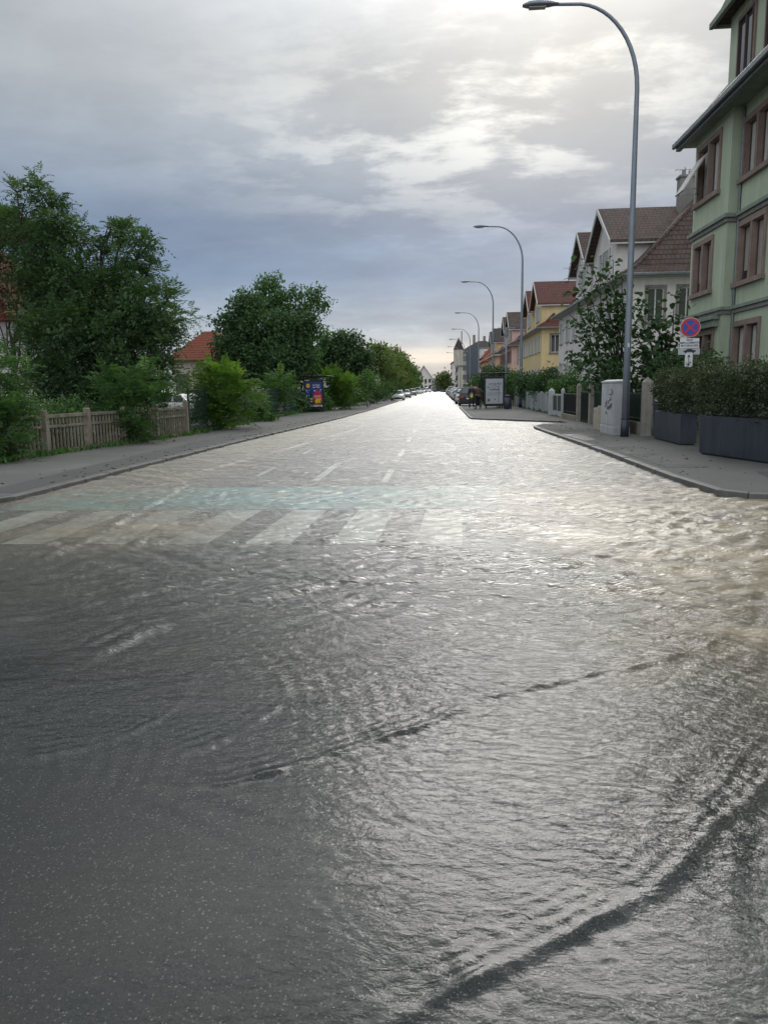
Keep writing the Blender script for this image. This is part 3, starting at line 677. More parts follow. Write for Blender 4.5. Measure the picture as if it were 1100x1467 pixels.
shrub('dark green fern-like ailanthus growing over the middle of the concrete fence', (-9.55, 22.3, .06),
      cpx([(165,548,22,.6),(200,548,24,.6),(185,575,34,.3),(215,575,24,.4),(185,605,30,0),(165,600,18,.2),(200,622,22,-.1),(175,625,18,0),(150,565,16,.6)], 22.6), LF_tree, 'f', 22, per=105, fl=.95, leaf=.17, up=.85, droop=.5, pairs=9, vb=.30, group=SG)
shrub('light yellow-green ailanthus just past the end post of the concrete fence', (-9.55, 31, .06),
      cpx([(315,540,20,0,.8,.25),(300,550,20,0,.8,.2),(335,550,20,0,.8,.2),(318,565,30,0,.9,.06),(350,570,18,-.5),(300,580,26,-.3),(325,592,28,-.6),(345,598,18,-.8),(285,590,16,-.3),(300,600,18,-.5)], 31), LF_bright, 'f', 23, per=95, fl=1.0, leaf=.19, up=.8, droop=.5, pairs=9, vb=.36, group=SG)
shrub('mid green ailanthus left of the red and blue poster, behind the mesh fence', (-10.4, 47, .06),
      cpx([(402,545,15,0,.8,.1),(390,560,15,0),(413,562,13,0),(400,580,17,0),(385,588,13,0)], 46), LF_tree, 'f', 24, per=70, fl=1.0, leaf=.24, up=.6, group=SG)
shrub('pale topped ailanthus to the right of the red and blue poster', (-8.95, 58, .06),
      cpx([(475,545,14,0,.8,.15),(490,552,16,0,.8,.1),(480,565,16,0),(500,560,14,1),(470,575,12,0),(495,575,14,0)], 59), LF_bright, 'f', 25, per=80, fl=1.0, leaf=.25, up=.6, vb=.3, group=SG)
shrub('yellow-green ailanthus standing left of the small tan sign', (-8.9, 72, .06),
      cpx([(500,552,12,0,.8,.2),(512,560,14,0,.8,.1),(505,572,12,0),(522,570,10,2)], 72), LF_bright, 'f', 26, per=60, fl=1.1, leaf=.28, up=.6, vb=.3, group=SG)
shrub('small dull green ailanthus next to the second post of the mesh fence', (-9.6, 38, .06),
      cpx([(372,575,12,0),(360,585,12,0),(380,592,14,0),(365,600,12,0),(385,605,10,0)], 38), LF_tree, 'f', 27, per=120, fl=.7, leaf=.18, group=SG)
HG = 'low bushes filling the garden behind the left fences'
hb = [(-11.6, 18.5, .75, 'dark leafy bush behind the first panel of the concrete fence'), (-11.3, 21, .8, 'leafy bush behind the middle of the concrete fence'), (-11.2, 23.6, .85, 'dense bush behind the concrete fence right of the fern-like ailanthus'),
      (-10.9, 28.5, .8, 'low dark bush beside the end post of the concrete fence'), (-10.6, 35, .75, 'low bush under the mesh fence beyond the light ailanthus'), (-10.9, 41, .9, 'dark bush in the gap between two ailanthus shrubs left of the poster'), (-13.2, 19.5, 1.0, 'deep shaded bush behind the concrete fence at the left'), (-13, 25, 1.0, 'wide shaded bush at the foot of the tall dark tree')]
for i, (x, y, r, lb) in enumerate(hb):
    rr = np.random.default_rng(60+i); cl = [(x+rr.uniform(-.8, .8), y+rr.uniform(-1.2, 1.2), .1+r*rr.uniform(.3, 1.1), r*rr.uniform(.6, .9)) for _ in range(5)]
    shrub(lb, (x, y, .05), cl, LF_tree if i % 2 else LF_dark, 'b', 70+i, per=110, size=.12, group=HG)

# maple with a birch-like weeping top beyond it
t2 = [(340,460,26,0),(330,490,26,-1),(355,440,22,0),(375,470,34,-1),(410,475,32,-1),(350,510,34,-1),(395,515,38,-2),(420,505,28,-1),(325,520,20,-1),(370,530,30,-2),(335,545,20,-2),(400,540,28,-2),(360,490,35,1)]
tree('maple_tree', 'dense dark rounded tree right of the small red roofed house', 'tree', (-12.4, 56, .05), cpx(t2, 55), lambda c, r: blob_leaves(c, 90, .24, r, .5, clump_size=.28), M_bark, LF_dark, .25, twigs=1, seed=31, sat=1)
t2b = [(350,425,16,0,.8),(375,412,16,0,.8),(392,405,12,0,1),(400,430,24,0),(380,440,24,0),(425,420,12,0,1.3),(420,450,26,0),(445,430,14,0,1.2),(455,420,9,0,1.3),(463,440,9,0,1.2),(440,465,18,-1,1.3),(455,475,12,-1,1.2),(425,490,24,-1,1.2),(440,515,18,-1,1.3),(415,530,20,-1,1.2),(430,545,20,-1,1.2)]
tree('birch_tree', 'airy lighter tree with upright twigs and hanging branches beside the dense rounded one', 'tree', (-9.9, 60, .05), cpx(t2b, 58), lambda c, r: blob_leaves(c, 60, .2, r, .3, droop=1.0, clump_size=.25), M_barkpale, LF_tree, .2, twigs=4, seed=32, sat=3)
t3 = [(470,490,14,0,.8),(490,483,12,0,.8),(480,505,22,0),(505,500,20,0),(520,512,14,0),(470,525,22,0),(500,525,24,0),(520,535,16,0),(455,510,14,0),(450,530,14,0),(488,550,20,0)]
tree('oak_tree', 'very dark tree between the airy tree and the long olive row', 'tree', (-11.5, 82, .05), cpx(t3, 80), lambda c, r: blob_leaves(c, 62, .3, r, .5, clump_size=.35), M_bark, LF_dark, .25, twigs=1, seed=33, sat=1)
TG = 'olive green street trees in the far left row'
far = [(100, [(535,505,14),(545,515,16),(530,525,14),(548,535,18),(532,545,14),(540,550,12)], 'nearest olive tree of the far left row, above the small tan sign', 0),
       (120, [(555,508,12),(562,520,14),(552,530,12),(565,540,13),(555,550,12)], 'second olive tree of the far left row, above the front white car', .08),
       (145, [(570,515,10),(576,525,11),(568,535,10),(577,543,11),(570,552,8)], 'third olive tree of the far left row, above the silver parked car', -.05),
       (180, [(582,525,8),(586,535,8),(581,543,8),(587,549,7)], 'fourth, narrower olive tree of the far left row', 0),
       (220, [(590,534,6),(592,542,6),(589,549,6),(593,553,5)], 'smallest and last olive tree of the far left row', -.1)]
for i, (Y, cl, lb, tn) in enumerate(far):
    cs = cpx([(c[0], c[1], c[2]*1.05, random.uniform(-2, 2), .95, tn) for c in cl]+[(c[0]+4, c[1], c[2]*.9, 6, .95, tn) for c in cl], Y)
    bx = np.mean([c[0] for c in cs]); tree('street_tree', lb, 'tree', (bx, Y+2, .05), cs, lambda c, r, s=(.0026*Y+.08): blob_leaves(c, 3200/Y, s, r, .5, clump_size=s*1.1), M_bark, LF_olive if i != 3 else LF_tree, .25, TG, twigs=1, seed=40+i, sat=1)
# undergrowth behind the mesh fence, further along
UG = 'bushes behind the green mesh fence'
ub = [(63, 525, 545, 14, 'dark bush behind the mesh fence below the very dark tree'), (78, 535, 560, 12, 'dark bush right behind the small tan sign'), (95, 552, 555, 10, 'dark bush behind the front white car'), (112, 565, 552, 9, 'dark bush behind the silver car'), (52, 455, 570, 16, 'dark bush directly behind the red and blue poster'), (50, 425, 575, 15, 'dark bush left behind the red and blue poster'), (66, 485, 568, 14, 'dark bush below the pale topped ailanthus'),(135, 575, 555, 7, 'little dark bush far down the left pavement')]
for i, (Y, px, py, r, lb) in enumerate(ub):
    cl = cpx([(px, py, r, 2), (px-10, py+6, r*.8, 2), (px+9, py+5, r*.8, 3), (px, py+10, r*.8, 1.6)], Y)
    shrub(lb, (cl[0][0], Y+2, .05), cl, LF_dark if i % 2 else LF_tree, 'b', 90+i, per=60, size=.2, group=UG, cs=.2)
# distant trees
tree('street_tree', 'round brown-green tree at the far end of the street, right of the white gabled house', 'tree', (2.0, 300, .05), cpx([(632,540,7,0),(637,545,7,0),(628,548,6,0),(634,552,7,0),(640,538,5,0),(641,550,6,4)], 300), lambda c, r: blob_leaves(c, 7, .9, r, .5, clump_size=.9), M_bark, LF_olive, .4, twigs=1, seed=51)
tree('oak_tree', 'distant dark treetop above the small red hipped roof', 'tree', (-27, 92, .05), cpx([(285,488,8,0),(298,484,8,0),(312,490,9,0),(275,494,7,0),(300,500,14,0)], 90), lambda c, r: blob_leaves(c, 34, .35, r, .5, clump_size=.35), M_bark, LF_dark, .3, twigs=1, seed=52)
tree('oak_tree', 'dark broad tree closing the gap behind the airy tree', 'tree', (-17.5, 76, .05), cpx([(430,520,18,0),(445,505,14,0),(450,530,16,0),(410,525,18,0),(330,530,20,0),(350,545,20,0)], 78), lambda c, r: blob_leaves(c, 36, .32, r, .5, clump_size=.35), M_bark, LF_tree, .3, twigs=1, seed=53)
tree('plum_tree', 'small dark red-leaved tree in front of the small red roofed house', 'tree', (-15.8, 48, .05), cpx([(272,545,11,0),(285,552,10,0),(260,548,9,0),(292,540,8,0),(278,530,6,0)], 48), lambda c, r: blob_leaves(c, 45, .16, r, .2, clump_size=.2), M_bark, LF_dark, .08, twigs=2, seed=54)

# grass and weeds at the foot of the left fences
def weeds(name, pts, n, seed, wid=.5, hgt=.16, m=LF_tree):
    rng = np.random.default_rng(seed); P = []
    seg = [math.dist(pts[i], pts[i+1]) for i in range(len(pts)-1)]
    for i in range(len(pts)-1):
        k = int(n*seg[i]/sum(seg)); t = rng.random(k)[:, None]
        a = np.array(pts[i]); b = np.array(pts[i+1]); p = a+(b-a)*t+rng.normal(size=(k, 2))*wid*.35
        dens = np.sin(p[:, 1]*2.1)+np.sin(p[:, 1]*5.3+1)+rng.normal(0, .8, k) > -.9
        P.append(p[dens])
    P = np.concatenate(P); P = np.c_[P, np.full(len(P), .05)]; k = len(P)
    D = nrm(rng.normal(size=(k, 3))*.6+UP*.9); Nn = nrm(rng.normal(size=(k, 3))); lg = hgt*rng.uniform(.4, 1.5, k)
    o = foliage_obj(name, leaf_quads(P, D, Nn, lg, lg*.32), .5+rng.normal(0, .2, k), m); return tag(o, kind='stuff')
tag(weeds('weeds', [(-10.35, 14.5), (-10.2, 17.5), (-9.75, 22), (-9.25, 27), (-9.55, 33), (-9.85, 50), (-9.9, 90)], 16000, 5), 'short green weeds along the foot of the left fences', 'weeds')
tag(weeds('weeds', [(6.5, 24.5), (6.4, 32), (6.3, 45), (6.3, 58)], 5000, 6, .35, .2), 'ragged weeds along the foot of the right garden fences', 'weeds')
# ------------------------------------------------------------------ houses
M_green = mat('render_green', (.48, .54, .40), (.43, .49, .365), 1.2, .85, bump=.25, bscale=60, grime=.14)
M_greent = mat('trim_green', (.255, .305, .25), (.21, .26, .21), 2, .75, grime=.2)
M_sand = mat('pink_sandstone', (.30, .225, .19), (.23, .165, .14), 3, .8, bump=.3, bscale=40, grime=.15)
M_dkwood = mat('window_frame_brown', (.10, .065, .055), (.075, .05, .042), 6, .55)
M_whitew = mat('window_frame_white', (.62, .62, .60), (.52, .52, .5), 6, .5)
M_pane = glass('window_glass', (.03, .035, .04), .04)
M_curt = mat('curtain', (.55, .53, .50), (.42, .41, .39), 5, .9)
M_shut = mat('roller_shutter', (.42, .38, .34), (.34, .30, .27), 4, .7)
M_gut = mat('zinc_gutter', (.20, .22, .23), (.14, .15, .16), 5, .45, .6)
M_cream = mat('render_cream', (.55, .51, .42), (.48, .44, .36), 1.5, .85, grime=.12)
M_whiter = mat('render_white', (.74, .70, .68), (.66, .62, .60), 1.0, .85, bump=.2, bscale=50, grime=.12)
M_yel = mat('render_yellow', (.72, .56, .30), (.64, .50, .27), 1.0, .85, grime=.1)
M_pink = mat('render_pink', (.62, .42, .38), (.55, .37, .33), 1.0, .85, grime=.1)
M_oran = mat('render_apricot', (.60, .39, .26), (.53, .34, .22), 1.0, .85, grime=.1)
M_barge = mat('painted_board', (.56, .56, .54), (.45, .45, .43), 5, .6)
M_shutw = mat('shutter_white', (.60, .60, .57), (.52, .52, .49), 5, .6)
M_shutr = mat('shutter_brown', (.16, .07, .05), (.12, .05, .04), 5, .6)
M_stone = mat('grey_stone', (.26, .245, .235), (.20, .19, .18), 4, .8, grime=.15)
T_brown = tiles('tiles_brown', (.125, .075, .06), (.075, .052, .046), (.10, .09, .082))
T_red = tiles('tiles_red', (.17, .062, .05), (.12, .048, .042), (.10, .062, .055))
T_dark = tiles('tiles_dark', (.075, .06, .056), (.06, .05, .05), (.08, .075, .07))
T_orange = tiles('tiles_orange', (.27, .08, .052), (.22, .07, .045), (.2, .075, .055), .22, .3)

class Face:
    """a wall plane: 'x' looks towards -x (the street), 'y' looks towards -y (the camera's end)"""
    def __init__(s, kind, plane): s.k = kind; s.p = plane
    def pt(s, out, a, z): return (s.p-out, a, z) if s.k == 'x' else (a, s.p-out, z)
    def box(s, mb, o0, o1, a0, a1, z0, z1):
        if s.k == 'x': mb.box(s.p-o1, s.p-o0, a0, a1, z0, z1)
        else: mb.box(a0, a1, s.p-o1, s.p-o0, z0, z1)
def open_wall(mb, F, a0, a1, z0, z1, holes, depth=.28):
    As = sorted(set([a0, a1]+[h[0] for h in holes]+[h[1] for h in holes])); Zs = sorted(set([z0, z1]+[h[2] for h in holes]+[h[3] for h in holes]))
    for i in range(len(As)-1):
        for j in range(len(Zs)-1):
            am = (As[i]+As[i+1])/2; zm = (Zs[j]+Zs[j+1])/2
            if any(h[0] < am < h[1] and h[2] < zm < h[3] for h in holes): continue
            mb.quad(F.pt(0, As[i], Zs[j]), F.pt(0, As[i+1], Zs[j]), F.pt(0, As[i+1], Zs[j+1]), F.pt(0, As[i], Zs[j+1]))
    for h in holes:
        c = [(h[0], h[2]), (h[1], h[2]), (h[1], h[3]), (h[0], h[3])]
        for k in range(4):
            p, q = c[k], c[(k+1) % 4]; mb.quad(F.pt(0, *p), F.pt(0, *q), F.pt(-depth, *q), F.pt(-depth, *p))
def window(parent, F, a0, a1, z0, z1, surround=None, sw=.13, frame=M_whitew, inset=.16, mull=1, sill=True, shutters=None, blind=0, curtain=False, label=None, msill=None):
    mb = MB()
    e = .05
    for (x0, x1, y0, y1) in ((a0, a0+e, z0, z1), (a1-e, a1, z0, z1), (a0+e, a1-e, z0, z0+e), (a0+e, a1-e, z1-e, z1)): F.box(mb, -inset, -inset+.07, x0, x1, y0, y1)
    for k in range(1, mull+1):
        c = a0+(a1-a0)*k/(mull+1); F.box(mb, -inset, -inset+.06, c-.03, c+.03, z0+e, z1-e)
    o = mb.build('window', frame, parent)
    if label: o['label'] = label
    g = MB(); F.box(g, -inset-.03, -inset+.01, a0+e, a1-e, z0+e, z1-e); g.build('pane', M_pane, o)
    if surround:
        s = MB(); w_ = sw
        F.box(s, 0.002, .05, a0-w_, a0, z0, z1); F.box(s, 0.002, .05, a1, a1+w_, z0, z1); F.box(s, 0.002, .055, a0-w_, a1+w_, z1, z1+w_*1.2)
        F.box(s, .002, .13, a0-w_-.06, a1+w_+.06, z0-.13, z0-.002)
        s.build('stone_surround', surround, o, bevel=.008)
    elif sill:
        s = MB(); F.box(s, .002, .09, a0-.06, a1+.06, z0-.08, z0-.002); s.build('sill', msill or M_stone, o)
    if shutters:
        wd = (a1-a0)/2
        for (x0, x1) in ((a0-.03-wd, a0-.03), (a1+.03, a1+.03+wd)):
            s = MB(); F.box(s, .01, .05, x0, x1, z0, z1)
            for k in range(10):
                zz_ = z0+.08+(z1-z0-.16)*k/10; F.box(s, .05, .062, x0+.04, x1-.04, zz_, zz_+(z1-z0)*.05)
            s.build('shutter', shutters, o)
    if blind:
        s = MB(); zb_ = z1-e-(z1-z0-2*e)*blind; n = int((z1-zb_)/.055)
        for k in range(n): F.box(s, -inset+.012, -inset+.03, a0+e, a1-e, z1-e-(k+1)*.055+.008, z1-e-k*.055)
        s.build('roller_shutter', M_shut, o)
    if curtain:
        s = MB(); wv = (a1-a0)*.26
        for sd, x0 in ((1, a0+e), (-1, a1-e-wv)):
            n = 6
            for k in range(n): F.box(s, -inset+.012, -inset+.02+.008*(k % 2), x0+wv*k/n, x0+wv*(k+1)/n, z0+e, z1-e)
        s.build('curtain', M_curt, o)
    return o

# ---- the pale green apartment house, near right
gh = empty('apartment_house', (10.3, 24, .05), 0, 'tall pale green apartment house with brown stone windows, at the right edge', 'house')
def off(o, root):   # children are modelled in world coordinates
    o.matrix_parent_inverse = Matrix.Translation(-root.location); return o
class W(MB):
    def build(s, name, m, parent=None, *a, **k):
        o = MB.build(s, name, m, parent, *a, **k)
        if parent is not None and parent.type == 'EMPTY': off(o, parent)
        return o
_MB = MB
def _window(parent, *a, **k):
    o = window(parent, *a, **k)
    if parent.type == 'EMPTY': off(o, parent)
    return o
FB, FM = Face('x', 10.0), Face('x', 10.36)
FN = Face('y', 27.9)
Y0, Y1 = 15.0, 31.6; ZE = 10.9
bay_h = [(29.25, 30.25, 8.45, 10.35), (30.4, 31.2, 8.45, 10.35), (29.3, 30.2, 5.05, 6.85), (30.35, 31.25, 5.05, 6.85), (28.75, 29.6, 1.7, 3.4), (29.75, 30.6, 1.7, 3.4)]
bay_h = [(28.95, 29.95, 8.45, 10.35), (30.1, 31.1, 8.45, 10.35), (29.25, 30.1, 5.05, 6.8), (30.25, 31.1, 5.05, 6.8), (28.7, 29.5, 1.7, 3.4), (29.65, 30.45, 1.7, 3.4)]
mh_ = []
for c in (26.6, 22.2, 17.8):
    mh_ += [(c-1.0, c-.08, 8.5, 10.25), (c+.08, c+1.0, 8.5, 10.25), (c-1.0, c-.08, 5.05, 6.9), (c+.08, c+1.0, 5.05, 6.9), (c-1.0, c-.08, 1.5, 3.55), (c+.08, c+1.0, 1.5, 3.55)]
wl = W()
open_wall(wl, FB, 27.9, Y1, -.1, ZE, bay_h); open_wall(wl, FM, Y0, 27.9, -.1, ZE, mh_); open_wall(wl, FN, 10.0, 10.36, -.1, ZE, [])
wl.box(10.66, 20, Y0+.02, Y1-.3, -.1, ZE-.02)
wl.quad((10, Y1, -.1), (20, Y1, -.1), (20, Y1, ZE), (10, Y1, ZE)); wl.quad((10.36, Y0, -.1), (20, Y0, -.1), (20, Y0, ZE), (10.36, Y0, ZE))
wl.build('wall', M_green, gh)
def course(z0, z1, out, name='string_course', m=M_greent):
    b = W()
    b.box(10-out, 9.998, 27.9-out, Y1+out, z0, z1); b.box(10-.002, 10.36-out*.98, 27.9-out, 27.898, z0, z1); b.box(10.36-out, 10.358, Y0, 27.9-out-.002, z0, z1)
    return b.build(name, m, gh, bevel=.015)
course(7.28, 7.42, .16); course(7.14, 7.275, .08, m=M_stone); course(4.16, 4.28, .14); course(4.02, 4.155, .08, m=M_stone)
b = W(); b.box(9.80, 9.998, 28.2, 31.5, 3.62, 3.86); b.box(9.72, 9.998, 28.1, 31.6, 3.865, 4.0); b.build('cornice', M_greent, gh, bevel=.02)
b = W(); b.box(9.9, 9.998, 27.8, Y1+.05, -.05, 1.1); b.box(10.26, 10.358, Y0, 27.78, -.05, 1.1); b.build('plinth', M_stone, gh)
SAND = dict(surround=None, sill=False, frame=M_dkwood, inset=.2)
def pair(F, c0, c1, d0, d1, z0, z1, blind=0, curtain=False):
    s = W(); w_ = .16
    F.box(s, .002, .055, c0-w_, c0, z0, z1); F.box(s, .002, .055, c1, d0, z0, z1); F.box(s, .002, .055, d1, d1+w_, z0, z1)
    F.box(s, .002, .065, c0-w_, d1+w_, z1, z1+.18); F.box(s, .002, .15, c0-w_-.08, d1+w_+.08, z0-.16, z0-.002)
    for (e0, e1) in ((c0, c1), (d0, d1)):
        F.box(s, -.19, .0, e0+.001, e0+.02, z0+.021, z1-.021); F.box(s, -.19, .0, e1-.02, e1-.001, z0+.021, z1-.021); F.box(s, -.19, .0, e0+.001, e1-.001, z1-.02, z1-.001); F.box(s, -.19, .0, e0+.001, e1-.001, z0+.001, z0+.02)
    s.build('stone_surround', M_sand, gh)
    _window(gh, F, c0, c1, z0, z1, blind=blind, curtain=curtain, mull=0, **SAND); _window(gh, F, d0, d1, z0, z1, blind=blind*.8, curtain=curtain, mull=0, **SAND)
def openleaf(hinge_y, z1, z0, x0):
    s = W(); a = R(32); h = z1-z0
    s.hexa([(x0, hinge_y-.5, z1), (x0, hinge_y+.5, z1), (x0-math.sin(a)*h, hinge_y+.5, z1-math.cos(a)*h), (x0-math.sin(a)*h, hinge_y-.5, z1-math.cos(a)*h),
            (x0-.05, hinge_y-.5, z1+.02), (x0-.05, hinge_y+.5, z1+.02), (x0-.05-math.sin(a)*h, hinge_y+.5, z1+.02-math.cos(a)*h), (x0-.05-math.sin(a)*h, hinge_y-.5, z1+.02-math.cos(a)*h)])
    o = s.build('tilted_blind', M_curt, gh); 
    b = W(); b.tube([(x0+.1, hinge_y-.45, z0+.3), (x0-math.sin(a)*h, hinge_y-.45, z1-math.cos(a)*h+.05)], .012, 5); b.tube([(x0+.1, hinge_y+.45, z0+.3), (x0-math.sin(a)*h, hinge_y+.45, z1-math.cos(a)*h+.05)], .012, 5); b.build('blind_stay', M_gut, gh)
    return o
h = bay_h
pair(FB, h[0][0], h[0][1], h[1][0], h[1][1], 8.45, 10.35, 0, True); pair(FB, h[2][0], h[2][1], h[3][0], h[3][1], 5.05, 6.8, .95); pair(FB, h[4][0], h[4][1], h[5][0], h[5][1], 1.7, 3.4, .9)
openleaf(30.6, 10.0, 8.55, 9.93)
for c in (26.6, 22.2, 17.8):
    pair(FM, c-1.0, c-.08, c+.08, c+1.0, 8.5, 10.25, 0, True); pair(FM, c-1.0, c-.08, c+.08, c+1.0, 5.05, 6.9, 1); pair(FM, c-1.0, c-.08, c+.08, c+1.0, 1.5, 3.55, 0, True)
b = W(); b.box(9.36, 10.5, Y0-.6, Y1+.75, ZE-.02, ZE+.05); b.build('soffit', M_greent, gh)
b = W(); b.box(9.28, 9.40, Y0-.6, Y1+.75, ZE-.06, ZE+.14); b.box(9.42, 9.62, Y0-.55, Y1+.7, ZE-.16, ZE-.025); b.build('gutter', M_gut, gh, bevel=.03)
b = W(); b.tube([(10.31, 27.75, ZE-.1), (10.31, 27.75, 7.5), (10.31, 27.75, 0)], .05, 8); b.build('downpipe', M_gut, gh)
rf = W(); ZR = 15.5
v = [(9.36, Y0-.6, ZE+.055), (20.6, Y0-.6, ZE+.055), (20.6, Y1+.75, ZE+.055), (9.36, Y1+.75, ZE+.055), (13.2, Y0+3.4, ZR), (16.8, Y0+3.4, ZR), (16.8, Y1-3.2, ZR), (13.2, Y1-3.2, ZR)]
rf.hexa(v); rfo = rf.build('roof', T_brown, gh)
# dormer block on the roof, cut by the top right corner of the photograph
dm = W(); dm.box(9.98, 14, 23.6, 28.5, ZE+.06, 13.95); dm.build('dormer_wall', M_green, gh)
dr = W(); dr.hexa([(9.5, 23.1, 13.9), (14, 23.1, 13.9), (14, 28.95, 13.9), (9.5, 28.95, 13.9), (10.6, 24.4, 16.4), (14, 24.4, 16.4), (14, 27.6, 16.4), (10.6, 27.6, 16.4)]); dr.build('dormer_roof', T_dark, gh)
b = W(); b.box(9.42, 9.56, 23.0, 29.05, 13.78, 13.98); b.box(9.57, 13.9, 28.93, 29.05, 13.8, 13.97); b.build('dormer_gutter', M_greent, gh, bevel=.02)
FD = Face('x', 9.975)
_window(gh, FD, 26.4, 27.6, 11.5, 13.4, surround=M_sand, frame=M_dkwood, inset=-.012, mull=1); _window(gh, FD, 24.2, 25.4, 11.5, 13.4, surround=M_sand, frame=M_dkwood, inset=-.012, mull=1)

# ---- the row of small steep-roofed houses
def row_house(label, Y0, Y1, wallm, roofm, dorm, shut, seed, ze=7.3, zr=12.9, dz=9.95, dtop=12.15, xf=10.0, dep=11.5, end_windows=True, detail=True, group='steep roofed houses with gabled dormers on the right', drm=None, chim=None):
    rr = random.Random(seed)
    root = empty('terraced_house', (xf+dep/2, (Y0+Y1)/2, .05), 0, label, 'house', group)
    Fx, Fy = Face('x', xf), Face('y', Y0)
    n = max(2, int((Y1-Y0-1.2)/2.5)); cs = [Y0+1.6+(Y1-Y0-3.0)*k/(n-1) for k in range(n)]
    holes = []
    for c in cs: holes += [(c-.5, c+.5, 5.0, 6.65), (c-.5, c+.5, 1.7, 3.4)]
    eh = [(xf+.9, xf+1.75, 4.9, 6.6), (xf+2.5, xf+3.35, 4.9, 6.6), (xf+.9, xf+1.75, 1.6, 3.3), (xf+2.5, xf+3.35, 1.6, 3.3)] if end_windows else []
    wl = W(); open_wall(wl, Fx, Y0, Y1, -.1, ze-.1, holes, .2); open_wall(wl, Fy, xf, xf+dep, -.1, ze-.1, eh, .2)
    wl.box(xf+.22, xf+dep-.01, Y0+.22, Y1-.01, -.1, ze-.11); wl.quad((xf, Y1, -.1), (xf+dep, Y1, -.1), (xf+dep, Y1, ze-.1), (xf, Y1, ze-.1)); wl.build('wall', wallm, root)
    b = W(); b.box(xf-.06, xf-.002, Y0-.06, Y1, -.05, 1.0); b.box(xf, xf+dep, Y0-.06, Y0-.002, -.05, 1.0); b.build('plinth', M_stone, root)
    for i, hh in enumerate(holes): _window(root, Fx, *hh, shutters=shut if detail else None, inset=.12, sill=detail)
    for hh in eh: _window(root, Fy, *hh, surround=M_stone, inset=.12)
    ov = .55; r = W(); hy = 4.6
    x0, x1, y0, y1 = xf-ov, xf+dep+ov, Y0-ov, Y1+ov; xm = xf+dep/2
    # bell-cast hip roof: shallow skirt, then the steep main slopes
    sk = [(x0, y0, ze), (x1, y0, ze), (x1, y1, ze), (x0, y1, ze)]; s2 = [(x0+1.0, y0+1.0, ze+.55), (x1-1.0, y0+1.0, ze+.55), (x1-1.0, y1-1.0, ze+.55), (x0+1.0, y1-1.0, ze+.55)]
    tp = [(xm-.25, y0+hy, zr), (xm+.25, y0+hy, zr), (xm+.25, y1-hy, zr), (xm-.25, y1-hy, zr)]
    r.add(sk+s2+tp, [(3,2,1,0), (0,1,5,4), (1,2,6,5), (2,3,7,6), (3,0,4,7), (4,5,9,8), (5,6,10,9), (6,7,11,10), (7,4,8,11), (8,9,10,11)])
    ro = r.build('roof', roofm, root)
    g = W(); g.box(x0-.1, x0+.03, y0-.1, y1+.1, ze-.13, ze+.02); g.box(x0+.04, x1, y0-.1, y0+.03, ze-.13, ze+.02); g.build('gutter', M_gut if detail else M_barge, root, bevel=.03 if detail else 0)
    g = W(); g.box(x0+.04, xf-.004, y0+.04, y1, ze-.15, ze-.02); g.box(xf-.002, x1-.1, y0+.04, Y0-.004, ze-.15, ze-.02); g.build('soffit', M_barge, root)
    rid = W()
    for (p, q) in ((sk[0], s2[0]), (s2[0], tp[0]), (tp[0], tp[3]), (s2[3], tp[3])): rid.tube([p, q], .11, 6)
    rid.build('ridge_tiles', roofm, root)
    for (yc, hw) in dorm:
        xd = xf+.12; xb = xf+5.2
        d = W(); d.extrude([(xd, yc-hw, ze-.05), (xd, yc+hw, ze-.05), (xd, yc+hw, dz), (xd, yc, dtop-.12), (xd, yc-hw, dz)], (xb-xd, 0, 0)); d.build('dormer', wallm, root)
        o_ = .4; sl_ = (dtop-dz)/hw; th = .13
        for sg in (-1, 1):
            rr_ = W(); e0 = (yc+sg*(hw+o_), dz-sl_*o_); e1 = (yc, dtop)
            P4 = [(xd-.5, e0[0], e0[1]), (xb+.5, e0[0], e0[1]), (xb+.5, e1[0], e1[1]), (xd-.5, e1[0], e1[1])]
            rr_.hexa([(p[0], p[1], p[2]-th+.02) for p in P4]+[(p[0], p[1], p[2]+.03+.02) for p in P4]); rr_.build('dormer_roof', drm or roofm, root)
            bb = W(); bb.hexa([(xd-.56, e0[0], e0[1]-.22), (xd-.50, e0[0], e0[1]-.22), (xd-.50, e1[0], e1[1]-.22), (xd-.56, e1[0], e1[1]-.22), (xd-.56, e0[0], e0[1]+.06), (xd-.50, e0[0], e0[1]+.06), (xd-.50, e1[0], e1[1]+.06), (xd-.56, e1[0], e1[1]+.06)])
            bb.build('barge_board', M_barge, root)
            bg = W(); bg.box(xd-.49, xb-.6, e0[0]-.05*sg-.04, e0[0]-.05*sg+.04, e0[1]-.2, e0[1]-.05+.02); bg.build('dormer_gutter', M_barge, root)
        Fd = Face('x', xd)
        for c in ((yc-.75, yc+.75) if hw > 2 else (yc,)): _window(root, Fd, c-.42, c+.42, ze+.85, ze+2.35, inset=-.012, shutters=shut if detail else None)
    if chim:
        for (cxx, cyy, zt) in chim:
            c = W(); c.box(cxx-.45, cxx+.45, cyy-.35, cyy+.35, ze+1.5, zt); c.box(cxx-.52, cxx+.52, cyy-.42, cyy+.42, zt+.002, zt+.12); c.cyl((cxx-.18, cyy), .12, zt+.12, zt+.45, 10); c.cyl((cxx+.2, cyy), .12, zt+.12, zt+.4, 10); c.build('chimney', M_stone, root)
    return root
row_house('pinkish white house with brown tiled roof and gabled dormers, next to the green house', 41.2, 64.8, M_whiter, T_brown, [(48.3, 3.3), (55.2, 2.7)], M_shutw, 1, chim=[(14.6, 47.6, 13.6)], end_windows=True)
row_house('bright yellow house with dark red tiled roof, beyond the white one', 75.6, 97, M_yel, T_red, [(79.6, 3.0), (87, 2.7)], M_shutw, 2)
